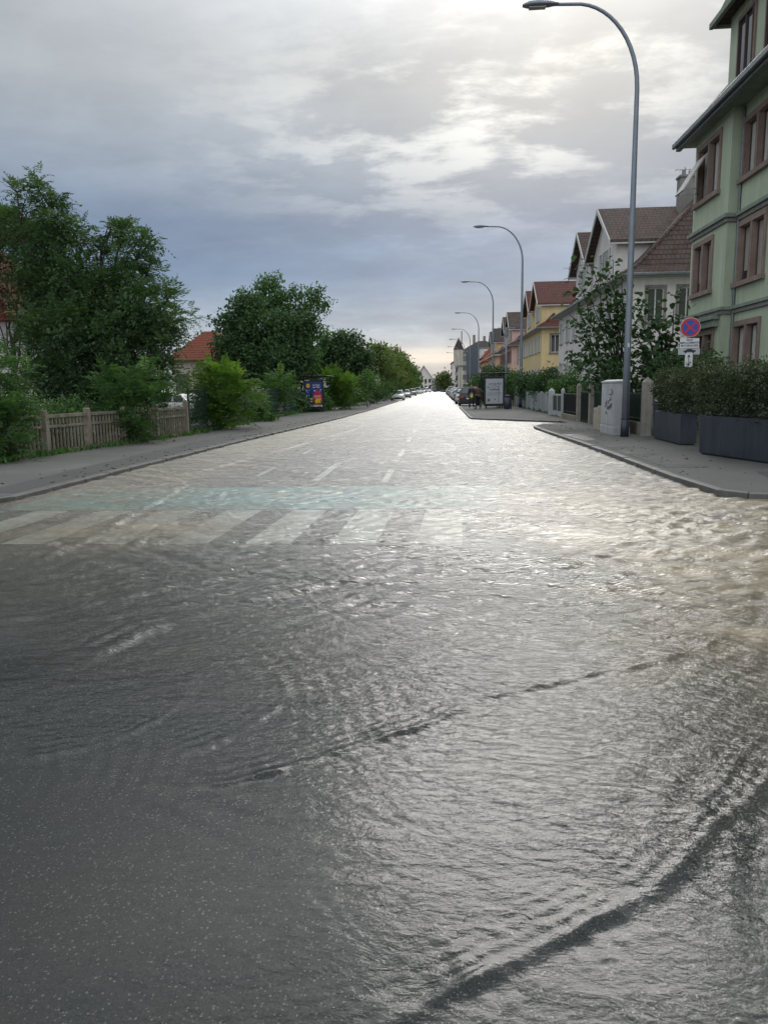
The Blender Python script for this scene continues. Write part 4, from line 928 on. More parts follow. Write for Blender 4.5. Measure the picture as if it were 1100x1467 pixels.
row_house('pale pink house with brown roof between the yellow and the apricot house', 106.5, 126, M_pink, T_brown, [(110.5, 3.0), (118, 2.7)], M_shutr, 3)
row_house('apricot orange house, farthest of the gabled houses', 136, 156, M_oran, T_dark, [(140, 3.0), (148, 2.7)], M_shutr, 4, detail=False)
# TV aerials
def aerial(x, y, z, label):
    m = W(); r0 = empty('tv_aerial', (x, y, z), 0, label, 'aerial'); m.tube([(x, y, z-.2), (x, y, z+1.5)], .025, 6)
    m.build('mast', M_gut, r0); e = W()
    for k in range(5): e.tube([(x-.5+k*.25, y-.28, z+1.35), (x-.5+k*.25, y+.28, z+1.35)], .012, 4)
    e.tube([(x-.6, y, z+1.35), (x+.6, y, z+1.35)], .014, 4); e.build('elements', M_gut, r0)
aerial(14.9, 49, 13.1, 'spindly roof aerial beside the chimney of the white house'); aerial(13.4, 81, 12.3, 'thin aerial standing on the ridge of the yellow house')

# ---- farther blocks on the right
def block(name, label, x0, x1, y0, y1, ze, wallm, roofm, zr, wins=(3, 3, 5), roof='hip', parts=None, cat='house', wcol=M_dkwood, group=None):
    root = empty(name, ((x0+x1)/2, (y0+y1)/2, .05), 0, label, cat, group)
    b = W(); b.box(x0, x1, y0, y1, -.1, ze); b.build('wall', wallm, root)
    if roof == 'hip':
        r = W(); o = .5; hx = (x1-x0)*.42; hy = min((y1-y0)*.42, hx)
        r.hexa([(x0-o, y0-o, ze), (x1+o, y0-o, ze), (x1+o, y1+o, ze), (x0-o, y1+o, ze), (x0+hx, y0+hy, zr), (x1-hx, y0+hy, zr), (x1-hx, y1-hy, zr), (x0+hx, y1-hy, zr)]); r.build('roof', roofm, root)
    elif roof == 'gable_y':   # gable end faces the camera
        xm = (x0+x1)/2; g = W(); g.extrude([(x0, y0, ze), (x1, y0, ze), (xm, y0, zr)], (0, y1-y0, 0)); g.build('gable', wallm, root)
        for sg in (-1, 1):
            xe = xm+sg*((x1-x0)/2+.5); ze_ = ze-.5*(zr-ze)/((x1-x0)/2); r = W()
            P = [(xe, y0-.6, ze_), (xe, y1+.6, ze_), (xm, y1+.6, zr+.02), (xm, y0-.6, zr+.02)]; r.hexa([(p[0], p[1], p[2]+.01) for p in P]+[(p[0], p[1], p[2]+.3) for p in P]); r.build('roof', roofm, root)
    elif roof == 'flat':
        r = W(); r.box(x0-.2, x1+.2, y0-.2, y1+.2, ze+.002, ze+.35); r.build('roof', roofm, root)
    nf, ne, ns = wins; fh = (ze-.6)/nf
    for f in range(nf):
        z = .9+f*fh
        for k in range(ne):
            a = x0+(x1-x0)*(k+.5)/ne; _window(root, Face('y', y0), a-.55, a+.55, z+.2, z+fh*.62, inset=-.03, frame=wcol, sill=False)
        for k in range(ns):
            a = y0+(y1-y0)*(k+.5)/ns; _window(root, Face('x', x0), a-.6, a+.6, z+.2, z+fh*.62, inset=-.03, frame=wcol, sill=False)
    return root
block('terraced_house', 'low house with orange-red roof just beyond the apricot house', 9.5, 19, 160, 176, 7.0, M_oran, T_orange, 11.5, (2, 3, 3))
block('terraced_house', 'white house with bright red roof behind the orange-red one', 10.5, 20, 186, 200, 8.6, M_whiter, T_orange, 13.5, (3, 3, 3), group=None)
gb = block('apartment_block', 'flat roofed block with dark grey panels below the old roofs in the distance', 8.2, 20, 206, 228, 12.0, M_whiter, M_gut, 12.5, (4, 4, 5), 'flat', wcol=M_gut)
M_slate = mat('dark_cladding', (.10, .115, .14), (.075, .085, .1), 2, .6)
c = W(); c.box(7.6, 10.4, 205.2, 209, 5, 12.6); c.build('cladding', M_slate, gb); c = W(); c.box(7.6, 8.15, 214, 222, 3, 11.4); c.build('cladding', M_slate, gb)
cr = block('corner_building', 'long cream corner building with slate roof and pointed turret, far right side', 7.0, 26, 290, 330, 14.6, M_cream, T_dark, 19.5, (4, 4, 8))
t = W(); t.tube([(7.2, 290.5, 10), (7.2, 290.5, 16)], 1.9, 10); t.build('turret', M_cream, cr)
t = W(); t.tube([(7.2, 290.5, 16), (7.2, 290.5, 18.0), (7.2, 290.5, 20.5)], [2.05, 1.2, .05], 10); t.build('turret_roof', T_dark, cr)
t = W(); t.box(13, 14, 300, 301, 18, 22); t.box(17, 18, 300, 301, 18, 21.5); t.box(8.2, 8.6, 292, 292.4, 18, 23); t.build('chimney', M_stone, cr)
block('corner_building', 'last pale block on the right with a curved grey roof', 5.6, 18, 350, 380, 13, M_whiter, T_dark, 17, (4, 3, 6))
# end of the street
eb = block('apartment_house', 'white house with steep red gabled roof closing the end of the street', -12.6, -4.4, 400, 414, 7.6, M_whiter, T_orange, 13.3, (2, 4, 3), 'gable_y')
t = W(); t.box(-4.3, -1.2, 402, 414, 0, 5.6); t.box(-4.3, -1.4, 402, 414, 5.7, 6.9); t.build('annexe', M_whiter, eb)
t = W()
for k in range(3): t.box(-4.1, -1.0, 401.0, 401.9, 1.3+1.8*k, 2.0+1.8*k)
t.build('balcony', M_gut, eb)
block('terraced_house', 'low dark roofed house half seen behind the tree at the end of the street', -1.5, 8, 420, 432, 5.5, M_stone, T_dark, 8.5, (1, 3, 2))
ch = empty('church', (-27, 520, .05), 0, 'tiny church spire peeping over the far olive trees', 'church')
t = W(); t.box(-29, -25, 518, 522, 0, 20); t.build('tower', M_stone, ch); t = W(); t.tube([(-27, 520, 20), (-27, 520, 24), (-27, 520, 31)], [2.6, 1.3, .05], 8); t.build('spire', T_dark, ch)

# ---- left side houses
b1 = block('villa', 'white house with steep red roof behind the tall dark tree at the left edge', -34, -19.2, 33, 45, 4.9, M_whiter, T_orange, 10.6, (1, 4, 3))
e_ = W(); e_.add([(-30, 31.5, 9.6), (-18.9, 31.5, 9.55), (-18.9, 40, 9.55), (-30, 40, 9.6), (-30, 31.5, 9.95), (-19.0, 31.5, 9.72), (-19.0, 40, 9.72), (-30, 40, 11.0)], [(0,3,2,1),(4,5,6,7),(0,1,5,4),(1,2,6,5),(2,3,7,6),(3,0,4,7)])
e_.build('upper_eave', M_stone, b1)
block('villa', 'small cream house with orange-red hipped roof seen between the left trees', -21.8, -16.6, 60, 68, 4.15, M_cream, T_orange, 6.6, (1, 3, 2))
# ------------------------------------------------------------------ street furniture
M_pole = mat('grey_pole_paint', (.24, .27, .31), (.20, .225, .26), 3, .45, .3)
M_conc = mat('weathered_concrete', (.33, .285, .22), (.20, .175, .135), 5, .85, bump=.6, bscale=30, grime=.35)
M_concl = mat('light_concrete', (.40, .37, .33), (.28, .26, .225), 4, .8, bump=.5, bscale=30, grime=.25)
M_anth = mat('anthracite_planter', (.047, .058, .075), (.036, .045, .06), 3, .4, bump=.15, bscale=60, grime=.25)
M_dkgreen = mat('green_fence_metal', (.02, .05, .038), (.015, .038, .03), 6, .5)
M_black = mat('black_metal', (.02, .022, .024), (.014, .015, .017), 6, .45)
M_cab = mat('cabinet_grey', (.50, .51, .52), (.42, .43, .44), 3, .5, grime=.2)
M_rim = mat('alloy', (.35, .36, .37), (.28, .28, .3), 8, .35, .8)
M_rub = mat('rubber', (.02, .02, .02), (.014, .014, .014), 10, .8)

lamp0 = empty('street_lamp', (5.5, 22.7, .07), 0, 'x', 'street lamp', 'curved arm street lamps along the right pavement')
b = MB(); b.tube([(0, 0, 0), (0, 0, .5)], .125, 12); b.tube([(0, 0, .5), (0, 0, .56)], [.125, .10], 12); b.build('base_collar', M_anth, lamp0, True)
pts = [(0, 0, .5), (0, 0, 3), (0, 0, 6), (0, 0, 9.4)]; rad = [.108, .097, .083, .064]
arc = [(-1.75+1.75*math.cos(a), 0, 9.4+2.2*math.sin(a)) for a in [R(x) for x in range(8, 91, 7)]]+[(-2.35, 0, 11.62)]
pts += arc; rad += [.064-.024*(i+1)/len(arc) for i in range(len(arc))]
b = MB(); b.tube(pts, rad, 12); b.build('pole', M_pole, lamp0, True)
b = MB()
prof = [(-2.2, .06), (-2.45, .13), (-2.75, .17), (-3.0, .15), (-3.18, .06)]
vs = []; fs = []
for x, wd in prof:
    for k in range(12):
        a = 2*math.pi*k/12; vs.append((x, wd*math.cos(a), 11.62+(.12 if math.sin(a) > 0 else .05)*math.sin(a)*wd/.17))
for i in range(len(prof)-1):
    for k in range(12): fs.append((i*12+k, i*12+(k+1) % 12, (i+1)*12+(k+1) % 12, (i+1)*12+k))
fs += [tuple(range(11, -1, -1)), tuple(range(48, 60))]
b.add(vs, fs); hd = b.build('lamp_head', M_pole, lamp0, True)
b = MB(); b.box(-3.0, -2.55, -.09, .09, 11.545, 11.566); b.build('lens', M_curt, hd)
b = MB(); b.box(-.03, .03, -.116, -.104, 2.55, 2.67); b.build('number_plate', M_whitew, lamp0)
LL = ['nearest and tallest grey street lamp, its curved arm touching the top of the photo', 'second street lamp, standing just right of the glass bus shelter', 'third street lamp, rising behind the bus shelter roof', 'fourth street lamp from the front, in front of the far orange roofs',
      'fifth street lamp from the front', 'sixth street lamp from the front', 'seventh street lamp from the front', 'farthest street lamp in the right hand row']
for i, (x, y) in enumerate([(5.5, 22.7), (6.02, 56.6), (5.9, 85), (5.8, 114), (5.75, 145), (5.7, 175), (5.6, 206), (5.6, 240)]):
    o = lamp0 if i == 0 else copy_tree(lamp0); o.location = (x, y, .07); o['label'] = LL[i]; o.rotation_euler.z = R([0, 0, 3, -3, 2, 0, 0, 0][i])
    o.scale = (1.12, 1.12, 1.12 if i < 3 else 1.08) if i else (1, 1, 1.025)

# concrete fence on the left: posts and baluster panels
fz = empty('concrete_fence', (-10, 20, .05), 0, 'weathered brown-grey concrete fence of posts and upright bars on the left', 'fence')
fp = [(-10.75, 14.6), (-10.42, 16.6), (-10.2, 18.55), (-9.98, 20.45), (-9.75, 22.4), (-9.52, 24.4), (-9.27, 26.7)]
for i, (x, y) in enumerate(fp):
    hgt = 1.17 if i < 6 else 1.24
    b = W(); wv = .075; b.box(x-wv, x+wv, y-wv, y+wv, 0, hgt); b.hexa([(x-.085, y-.085, hgt), (x+.085, y-.085, hgt), (x+.085, y+.085, hgt), (x-.085, y+.085, hgt), (x-.06, y-.06, hgt+.05), (x+.06, y-.06, hgt+.05), (x+.06, y+.06, hgt+.05), (x-.06, y+.06, hgt+.05)])
    b.build('fence_post', M_conc, fz, bevel=.012)
for i in range(len(fp)-1):
    a = Vector((*fp[i], 0)); c_ = Vector((*fp[i+1], 0)); t = (c_-a).normalized(); nn = Vector((-t.y, t.x, 0)); L_ = (c_-a).length; b = W()
    def seg(s0, s1, z0, z1, th=.035):
        P = [a+t*s0-nn*th, a+t*s1-nn*th, a+t*s1+nn*th, a+t*s0+nn*th]; b.hexa([(p.x, p.y, z0) for p in P]+[(p.x, p.y, z1) for p in P])
    seg(.08, L_-.08, 1.0, 1.09, .045); seg(.08, L_-.08, .74, .81); seg(.08, L_-.08, .06, .15)
    k = int((L_-.16)/.155)
    for j in range(k):
        s = .08+(L_-.16)*(j+.5)/k; seg(s-.024, s+.024, .151, .739, .022)
        seg(s-.024, s+.024, .811, .999, .022)
    b.build('fence_panel', M_conc, fz, bevel=.006)

# green welded mesh fence beyond it
mf = empty('mesh_fence', (-9, 50, .05), 0, 'dark green wire mesh fence with posts in front of the left greenery', 'fence')
def fx(y): return -9.32-.62*min(1, max(0, (y-27)/12))
y = 27.2; k = 0
while y < 98:
    b = W(); b.box(fx(y)-.03, fx(y)+.03, y-.03, y+.03, 0, 1.75); b.build('fence_post', M_dkgreen, mf)
    y2 = y+2.5; b = W()
    for z in [.1+.2*i for i in range(9)]: b.tube([(fx(y), y+.03, z), (fx(y2), y2-.03, z)], .0055, 4, False)
    n = 34 if y < 60 else 17
    for j in range(n):
        yy = y+.06+2.4*j/n; b.tube([(fx(yy), yy, .05), (fx(yy), yy, 1.72)], .0048 if y < 60 else .008, 4, False)
    b.build('fence_panel', M_dkgreen, mf); y = y2

# ---- left bus shelter with poster panel
def text(s, size, loc, m, parent, rot=(R(90), 0, 0), name='lettering', bold=0):
    cu = bpy.data.curves.new('t', 'FONT'); cu.body = s; cu.size = size; cu.align_x = 'CENTER'; cu.align_y = 'CENTER'; cu.extrude = .0008; cu.offset = bold
    t = bpy.data.objects.new('t', cu); COL.objects.link(t); bpy.context.view_layer.update()
    me = bpy.data.meshes.new_from_object(t.evaluated_get(bpy.context.evaluated_depsgraph_get())); bpy.data.objects.remove(t)
    me.materials.clear(); me.materials.append(m)
    o = bpy.data.objects.new(name, me); COL.objects.link(o); o.location = loc; o.rotation_euler = rot; o.parent = parent; return o
def flat(name, c, rough=.35): return mat(name, c, tuple(x*.93 for x in c), 3, rough)
P_navy = flat('poster_navy', (.03, .05, .20)); P_red = flat('poster_red', (.55, .03, .05)); P_mag = flat('poster_magenta', (.42, .03, .14)); P_yel = flat('poster_yellow', (.85, .65, .03)); P_orange = flat('poster_orange', (.75, .22, .03))
P_wht = flat('poster_white', (.75, .76, .78)); P_blk = flat('poster_black', (.015, .015, .02)); P_lb = flat('poster_light_blue', (.40, .50, .68)); P_gry = flat('poster_grey', (.42, .44, .46)); P_dg = flat('poster_dark_grey', (.13, .14, .16))
def slab(name, m, parent, x0, x1, z0, z1, y, th=.004, pts=None):
    b = MB()
    if pts: b.extrude([(p[0], y, p[1]) for p in pts], (0, -th, 0))
    else: b.box(x0, x1, y-th, y, z0, z1)
    return b.build(name, m, parent)
def shelter(label, loc, rz, depth=3.2, width=1.45, side=1, H=2.45, panelh=(.22, 2.25)):
    r = empty('bus_shelter', loc, rz, label, 'bus shelter')
    b = MB(); b.box(-width/2-.25, width/2+.25, -.15, depth+.3, H, H+.07); b.build('roof', M_black, r, bevel=.02)
    for (x, y) in ((side*width/2, .15), (side*width/2, depth), (-side*width/2, depth)):
        b = MB(); b.box(x-.035, x+.035, y-.035, y+.035, 0, H); b.build('post', M_black, r)
    for k in range(2):
        b = MB(); y0 = .25+k*(depth-.3)/2; b.box(side*width/2-.006, side*width/2+.006, y0, y0+(depth-.3)/2-.06, .15, H-.15); b.build('glass_panel', clearglass('shelter_glass'), r)
    b = MB(); b.box(-width/2+.1, width/2-.1, depth-.006, depth+.006, .15, H-.15); b.build('glass_panel', clearglass('shelter_glass'), r)
    b = MB(); b.box(side*width/2-side*.5, side*width/2-side*.08, .9, depth-.5, .43, .47); b.box(side*width/2-side*.32, side*width/2-side*.26, 1.1, 1.16, 0, .43); b.box(side*width/2-side*.32, side*width/2-side*.26, depth-.8, depth-.74, 0, .43); b.build('bench', M_black, r)
    z0, z1 = panelh
    f = MB(); w2 = width/2
    f.box(-w2, w2, -.09, .09, z0, z1); f.box(-w2+.1, -w2+.2, -.05, .05, -.02, z0); f.box(w2-.2, w2-.1, -.05, .05, -.02, z0); f.build('poster_case', M_black, r, bevel=.015)
    return r
sl_ = shelter('dark bus shelter with a red and blue wine poster, on the left pavement', (-9.0, 53.2, .066), R(0), 3.4, 1.42, -1, 2.5, (.12, 2.3))
w2 = .6; y = -.092
pb = slab('poster', P_navy, sl_, -w2, w2, .36, 2.12, y)
slab('poster_field', P_red, pb, 0, 0, 0, 0, y-.004, pts=[(-.06, .50), (.58, .50), (.58, 1.22), (.42, 1.36), (.27, 1.62), (.17, 1.42), (.02, 1.3), (-.06, 1.0)])
slab('poster_field', P_mag, pb, 0, 0, 0, 0, y-.004, pts=[(-.6+.04, .72), (-.32, .62), (-.2, .88), (-.34, 1.0)])
slab('poster_field', P_yel, pb, .1, .5, .64, .84, y-.009); slab('poster_field', P_yel, pb, .16, .5, .86, .96, y-.009); slab('poster_field', P_wht, pb, .04, .5, 1.04, 1.07, y-.009); slab('poster_field', P_wht, pb, .04, .5, 1.12, 1.15, y-.009)
slab('poster_field', P_orange, pb, .1, .5, .60, .632, y-.009)
slab('poster_band', P_wht, pb, -w2, w2, .36, .48, y-.005)
slab('bottle_picture', P_blk, pb, 0, 0, 0, 0, y-.010, pts=[(-.26, .62), (-.10, .62), (-.10, 1.18), (-.145, 1.3), (-.145, 1.52), (-.215, 1.52), (-.215, 1.3), (-.26, 1.18)])
slab('bottle_label', P_wht, pb, -.25, -.11, .70, .98, y-.0145)
lg = MB(); lg.disc((-.4, y-.008, 1.86), (0, 1, 0), .15, .006, 28); lgo = lg.build('logo_disc', P_yel, pb)
lr = MB()
for i in range(28):
    a, c_ = 2*math.pi*i/28, 2*math.pi*(i+1)/28
    lr.extrude([(-.4+.132*math.cos(a), y-.012, 1.86+.132*math.sin(a)), (-.4+.15*math.cos(a), y-.012, 1.86+.15*math.sin(a)), (-.4+.15*math.cos(c_), y-.012, 1.86+.15*math.sin(c_)), (-.4+.132*math.cos(c_), y-.012, 1.86+.132*math.sin(c_))], (0, -.003, 0))
lr.build('logo_ring', P_red, pb)
text('LIDL', .11, (-.4, y-.014, 1.86), P_navy, pb, bold=.004)
text('La Foire', .15, (.2, y-.009, 1.9), P_wht, pb, bold=.003); text('aux Vins', .15, (.2, y-.009, 1.75), P_wht, pb, bold=.003)
for (qx, qz, s) in [(-.52, 1.5, .04), (-.42, 1.38, .03), (-.5, 1.15, .035), (-.36, 1.2, .03), (.5, 1.55, .04), (.46, 1.42, .03), (.08, 1.5, .05), (-.48, .98, .03), (-.35, 1.52, .03)]:
    slab('poster_spot', P_wht if s > .032 else P_lb, pb, qx-s, qx+s, qz-s*.8, qz+s*.8, y-.0055, .003)
slab('name_strip', P_gry, sl_, -.62, -.3, 2.2, 2.27, y)
# ---- right bus shelter
sr = shelter('glass bus shelter with a grey poster on the right pavement beside two people', (3.95, 55.2, .072), R(0), 3.6, 1.46, 1, 2.5, (.16, 2.3))
pr = slab('poster', P_gry, sr, -.62, .62, .34, 2.14, y)
for (x0, x1, z0, z1, mm_) in [(-.28, .3, 1.3, 1.38, P_dg), (-.5, .52, 1.10, 1.13, P_dg), (-.5, .52, 1.02, 1.04, P_dg), (-.5, -.3, .5, .7, P_dg), (.0, .1, .6, .7, P_dg), (-.5, -.42, 1.45, 1.6, P_dg), (.3, .34, .4, 1.9, P_dg), (-.1, .12, 1.45, 1.49, P_navy), (.44, .48, .5, 1.7, P_lb), (-.45, .2, .94, .96, P_dg)]:
    slab('poster_field', mm_, pr, x0, x1, z0, z1, y-.005)
ar = MB()
for i in range(12):
    a, c_ = math.pi*i/12, math.pi*(i+1)/12
    ar.extrude([(.34*math.cos(a), y-.005, 1.3+.34*math.sin(a)), (.37*math.cos(a), y-.005, 1.3+.37*math.sin(a)), (.37*math.cos(c_), y-.005, 1.3+.37*math.sin(c_)), (.34*math.cos(c_), y-.005, 1.3+.34*math.sin(c_))], (0, -.004, 0))
for k in range(5): ar.extrude([(-.4+k*.19, y-.005, 1.72+.05*(k % 2)), (-.3+k*.19, y-.005, 1.84), (-.22+k*.19, y-.005, 1.72)], (0, -.004, 0))
ar.build('poster_drawing', P_dg, pr)
# waste bin
wb = empty('litter_bin', (4.72, 53.0, .072), 0, 'dark cylindrical litter bin in front of the right bus shelter', 'litter bin')
b = MB(); b.tube([(0, 0, 0), (0, 0, .05), (0, 0, .85)], [.17, .22, .24], 16); b.build('bin_body', M_anth, wb, True); b = MB(); b.tube([(0, 0, .85), (0, 0, .93), (0, 0, .96)], [.255, .25, .12], 16); b.build('lid', M_black, wb, True)
b = MB(); b.box(.24, .30, -.04, .04, 0, 1.05); b.build('post', M_black, wb)

# slender signal-like pole with small head behind the second lamp
p2 = PY(725, 480, 62)
pt_ = empty('telephone_pole', (p2.x, 62, .06), 0, 'thin grey pole with short cross arm right of the bus shelter', 'pole')
b = MB(); b.tube([(0, 0, 0), (0, 0, 6.3)], [.09, .06], 8); b.build('pole', M_pole, pt_, True); b = MB(); b.box(-.7, .7, -.03, .03, 6.2, 6.28); b.cyl((0, 0), .14, 5.6, 6.1, 10); b.build('cross_arm', M_pole, pt_)

# tan sign on a post, far left
sp_ = PG(541, 577)
sg = empty('traffic_sign', (sp_.x, sp_.y, .066), 0, 'small pale tan square sign on a post far down the left pavement', 'sign')
b = MB(); b.tube([(0, 0, 0), (0, 0, 2.75)], .035, 8); b.build('post', M_gut, sg); b = MB(); b.box(-.33, .33, -.05, -.036, 1.95, 2.68); b.build('sign_board', mat('sign_back', (.42, .40, .36), (.34, .33, .30), 3, .6), sg, bevel=.01)

# no-stopping sign near right
S_red = flat('sign_red', (.50, .02, .03)); S_blue = flat('sign_blue', (.02, .07, .36)); S_wht = flat('sign_white', (.62, .63, .64)); S_blk = flat('sign_black', (.02, .02, .022))
ns = empty('no_stopping_sign', (6.55, 20.5, .06), 0, 'round blue and red no stopping sign with white plates over the hedge', 'sign')
b = MB(); b.tube([(0, 0, 0), (0, 0, 3.2)], .03, 10); b.build('post', M_gut, ns, True)
zc = 3.0; b = MB(); b.disc((0, -.045, zc), (0, 1, 0), .25, .018, 40); dk = b.build('sign_disc', S_wht, ns)
b = MB(); b.disc((0, -.056, zc), (0, 1, 0), .24, .006, 40); b.build('disc_border', S_red, dk); b = MB(); b.disc((0, -.060, zc), (0, 1, 0), .185, .005, 40); b.build('disc_field', S_blue, dk)
b = MB()
for sgn in (1, -1):
    t = Vector((math.cos(R(45)), 0, math.sin(R(45))*sgn)); n_ = Vector((-t.z, 0, t.x)); c_ = Vector((0, -.0625-.0008*sgn, zc))
    b.extrude([c_-t*.19-n_*.022, c_+t*.19-n_*.022, c_+t*.19+n_*.022, c_-t*.19+n_*.022], (0, -.003, 0))
b.build('disc_cross', S_red, dk)
b = MB(); b.box(-.24, .24, -.05, -.038, 2.47, 2.72); pl_ = b.build('plate', S_wht, ns, bevel=.004)
for i, s in enumerate(('SAUF', 'EMPLACEMENTS', 'MATERIALISES')): text(s, .068, (0, -.052, 2.675-i*.072), S_blk, pl_, bold=.0015)
b = MB(); b.box(-.27, .27, -.034, -.024, 2.30, 2.465); pl3 = b.build('plate', P_gry, ns, bevel=.004)
b = MB(); b.extrude([(-.14, -.036, 2.37), (.16, -.036, 2.37), (.16, -.036, 2.41), (.10, -.036, 2.415), (.06, -.036, 2.45), (-.04, -.036, 2.45), (-.09, -.036, 2.41), (-.14, -.036, 2.40)], (0, -.003, 0)); b.disc((-.08, -.038, 2.365), (0, 1, 0), .024, .004, 12); b.disc((.1, -.038, 2.365), (0, 1, 0), .024, .004, 12); b.build('tow_pictogram', S_blk, pl3)
b = MB(); b.box(-.095, .095, -.05, -.038, 1.98, 2.33); pl2 = b.build('plate', S_wht, ns, bevel=.004); yy = -.0505
b = MB(); b.box(-.008, .008, yy-.003, yy, 2.06, 2.25)
b.extrude([(-.04, yy, 2.24), (.04, yy, 2.24), (0, yy, 2.31)], (0, -.003, 0)); b.extrude([(-.04, yy, 2.07), (0, yy, 2.0), (.04, yy, 2.07)], (0, -.003, 0)); b.build('double_arrow', S_blk, pl2)
ns.rotation_euler.z = R(-8)

# utility cabinet
cb = empty('utility_cabinet', (5.56, 24.3, .07), R(3), 'pale grey utility cabinet with black graffiti tags beside the nearest lamp', 'cabinet')
x0, x1, y0, y1 = -.22, .22, -.78, .78
b = MB(); b.box(x0, x1, y0, y1, 0, 1.60); b.build('body', M_cab, cb, bevel=.012); b = MB(); b.box(x0-.03, x1+.03, y0-.03, y1+.03, 1.602, 1.66); b.hexa([(x0, y0, 1.66), (x1, y0, 1.66), (x1, y1, 1.66), (x0, y1, 1.66), (x0+.1, y0+.1, 1.70), (x1-.1, y0+.1, 1.70), (x1-.1, y1-.1, 1.70), (x0+.1, y1-.1, 1.70)]); b.build('lid', M_cab, cb, bevel=.012)
b = MB(); b.box(x0-.025, x1+.025, y0-.025, y1+.025, -.02, .25); b.build('base', M_cab, cb, bevel=.01)
for (a0, a1) in ((y0+.03, -.01), (.01, y1-.03)):
    b = MB(); b.box(x0-.014, x0-.002, a0, a1, .30, 1.57); d_ = b.build('door', M_cab, cb, bevel=.004)
    b = MB(); b.box(x0-.03, x0-.015, a1-.12 if a1 < 0.1 else a0+.08, a1-.09 if a1 < .1 else a0+.11, .95, 1.05); b.build('handle', M_black, d_)
def stroke(pts, rr=.012):
    b = MB(); xx = x0-.017
    for i in range(len(pts)-1):
        a = Vector((xx, pts[i][0], pts[i][1])); c_ = Vector((xx, pts[i+1][0], pts[i+1][1])); t = (c_-a).normalized(); n_ = Vector((0, -t.z, t.y))*rr
        b.extrude([a-n_, c_-n_, c_+n_, a+n_], (-.002-.0003*i, 0, 0))
    return b.build('graffiti_tag', S_blk, cb)
rg = random.Random(4)
for (c0, c1, n) in ((-.45, 1.35, 7), (-.3, 1.15, 6), (-.35, .85, 9), (-.1, .8, 6), (.2, .95, 7), (.1, .72, 5)):
    p = [(c0, c1)]
    for k in range(n): p.append((c0+rg.uniform(-.16, .16), c1+rg.uniform(-.13, .13)))
    stroke(p, rg.choice((.008, .014, .018)))
bl = [('short cream concrete post on the far side of the utility cabinet', 5.48, 26.2, .80), ('second short cream concrete post, set just behind the first beyond the cabinet', 5.52, 27.0, .72)]
for lb, x, y, h_ in bl:
    b = MB(); b.box(-.07, .07, -.06, .06, 0, h_); b.hexa([(-.07, -.06, h_), (.07, -.06, h_), (.07, .06, h_), (-.07, .06, h_), (-.04, -.04, h_+.04), (.04, -.04, h_+.04), (.04, .04, h_+.04), (-.04, .04, h_+.04)])
    o = b.build('bollard', mat('cream_paint', (.52, .47, .38), (.42, .38, .3), 5, .7, grime=.2), None, bevel=.01, loc=(x, y, .07)); tag(o, lb, 'bollard', 'short cream posts beside the utility cabinet')

# right garden walls, fences, posts and gates
def gpost(x, y, h_, wd, lb, m=M_concl, grp='concrete gate posts along the right gardens', pointed=True):
    b = MB(); w_ = wd/2; b.box(-w_, w_, -w_, w_, -.05, h_)
    if pointed: b.add([(-w_, -w_, h_), (w_, -w_, h_), (w_, w_, h_), (-w_, w_, h_), (0, 0, h_+wd*.55)], [(0, 1, 4), (1, 2, 4), (2, 3, 4), (3, 0, 4)])
    return tag(b.build('gate_post', m, None, bevel=.012, loc=(x, y, .06)), lb, 'gate post', grp)
gpost(6.17, 22.9, 1.62, .27, 'thick pointed concrete gate post between the lamp and the small planter')
gpost(6.15, 30.9, 1.62, .24, 'pointed concrete gate post beside the dark railing, second from the front')
gpost(6.05, 33.2, 1.55, .20, 'slim pointed concrete gate post, left side of the black gate')
gpost(6.0, 37.2, 1.36, .16, 'white painted gate post right of the small green panel gate', M_cab)
gpost(5.95, 40.6, 1.30, .3, 'wide whitish gate post left of the small green panel gate', M_cab)
gpost(6.1, 49.5, 1.25, .22, 'narrow white post in the fence just right of the second lamp', M_cab)
gpost(6.1, 61, 1.5, .24, 'stone post with a dark stain behind the litter bin', M_concl)
def railing(lb, x, y0, y1, wall_h, top, name='garden_railing', m=M_dkgreen, wm=M_conc, infill=True):
    r = empty(name, (x, (y0+y1)/2, .06), 0, lb, 'fence'); b = W(); b.box(x-.1, x+.1, y0, y1, -.05, wall_h); b.build('low_wall', wm, r, bevel=.015)
    b = W(); b.box(x-.02, x+.02, y0, y1, top-.05, top); b.box(x-.02, x+.02, y0, y1, wall_h+.1, wall_h+.14)
    n = int((y1-y0)/.12)
    for k in range(n): yk = y0+(y1-y0)*(k+.5)/n; b.box(x-.009, x+.009, yk-.009, yk+.009, wall_h, top-.05)
    b.build('rails', m, r)
    if infill:
        b = W(); b.box(x+.03, x+.045, y0+.02, y1-.02, wall_h+.02, top-.12); b.build('privacy_screen', M_dkgreen, r)
    return r
railing('dark green railing on a low wall behind the utility cabinet', 6.2, 23.1, 30.75, .45, 1.35)
railing('narrow black railing gate between the two pointed posts', 6.1, 31.1, 33.05, .02, 1.35, 'garden_gate', M_black, infill=False)
railing('black railing left of the slim pointed post', 6.02, 33.35, 37.1, .3, 1.25, 'garden_railing', M_black)
gt = empty('panel_gate', (6.0, 38.9, .06), 0, 'small white framed gate with dark green panel on the right', 'gate')
b = W(); b.box(5.97, 6.03, 37.3, 40.4, 1.12, 1.2); b.box(5.97, 6.03, 37.3, 37.4, .1, 1.12); b.box(5.97, 6.03, 40.3, 40.4, .1, 1.12); b.box(5.97, 6.03, 38.8, 38.9, .1, 1.12); b.box(5.97, 6.03, 37.4, 40.3, .1, .35); b.build('gate_frame', M_cab, gt)
b = W(); b.box(5.99, 6.01, 37.4, 40.3, .352, 1.118); b.build('gate_panel', M_dkgreen, gt)
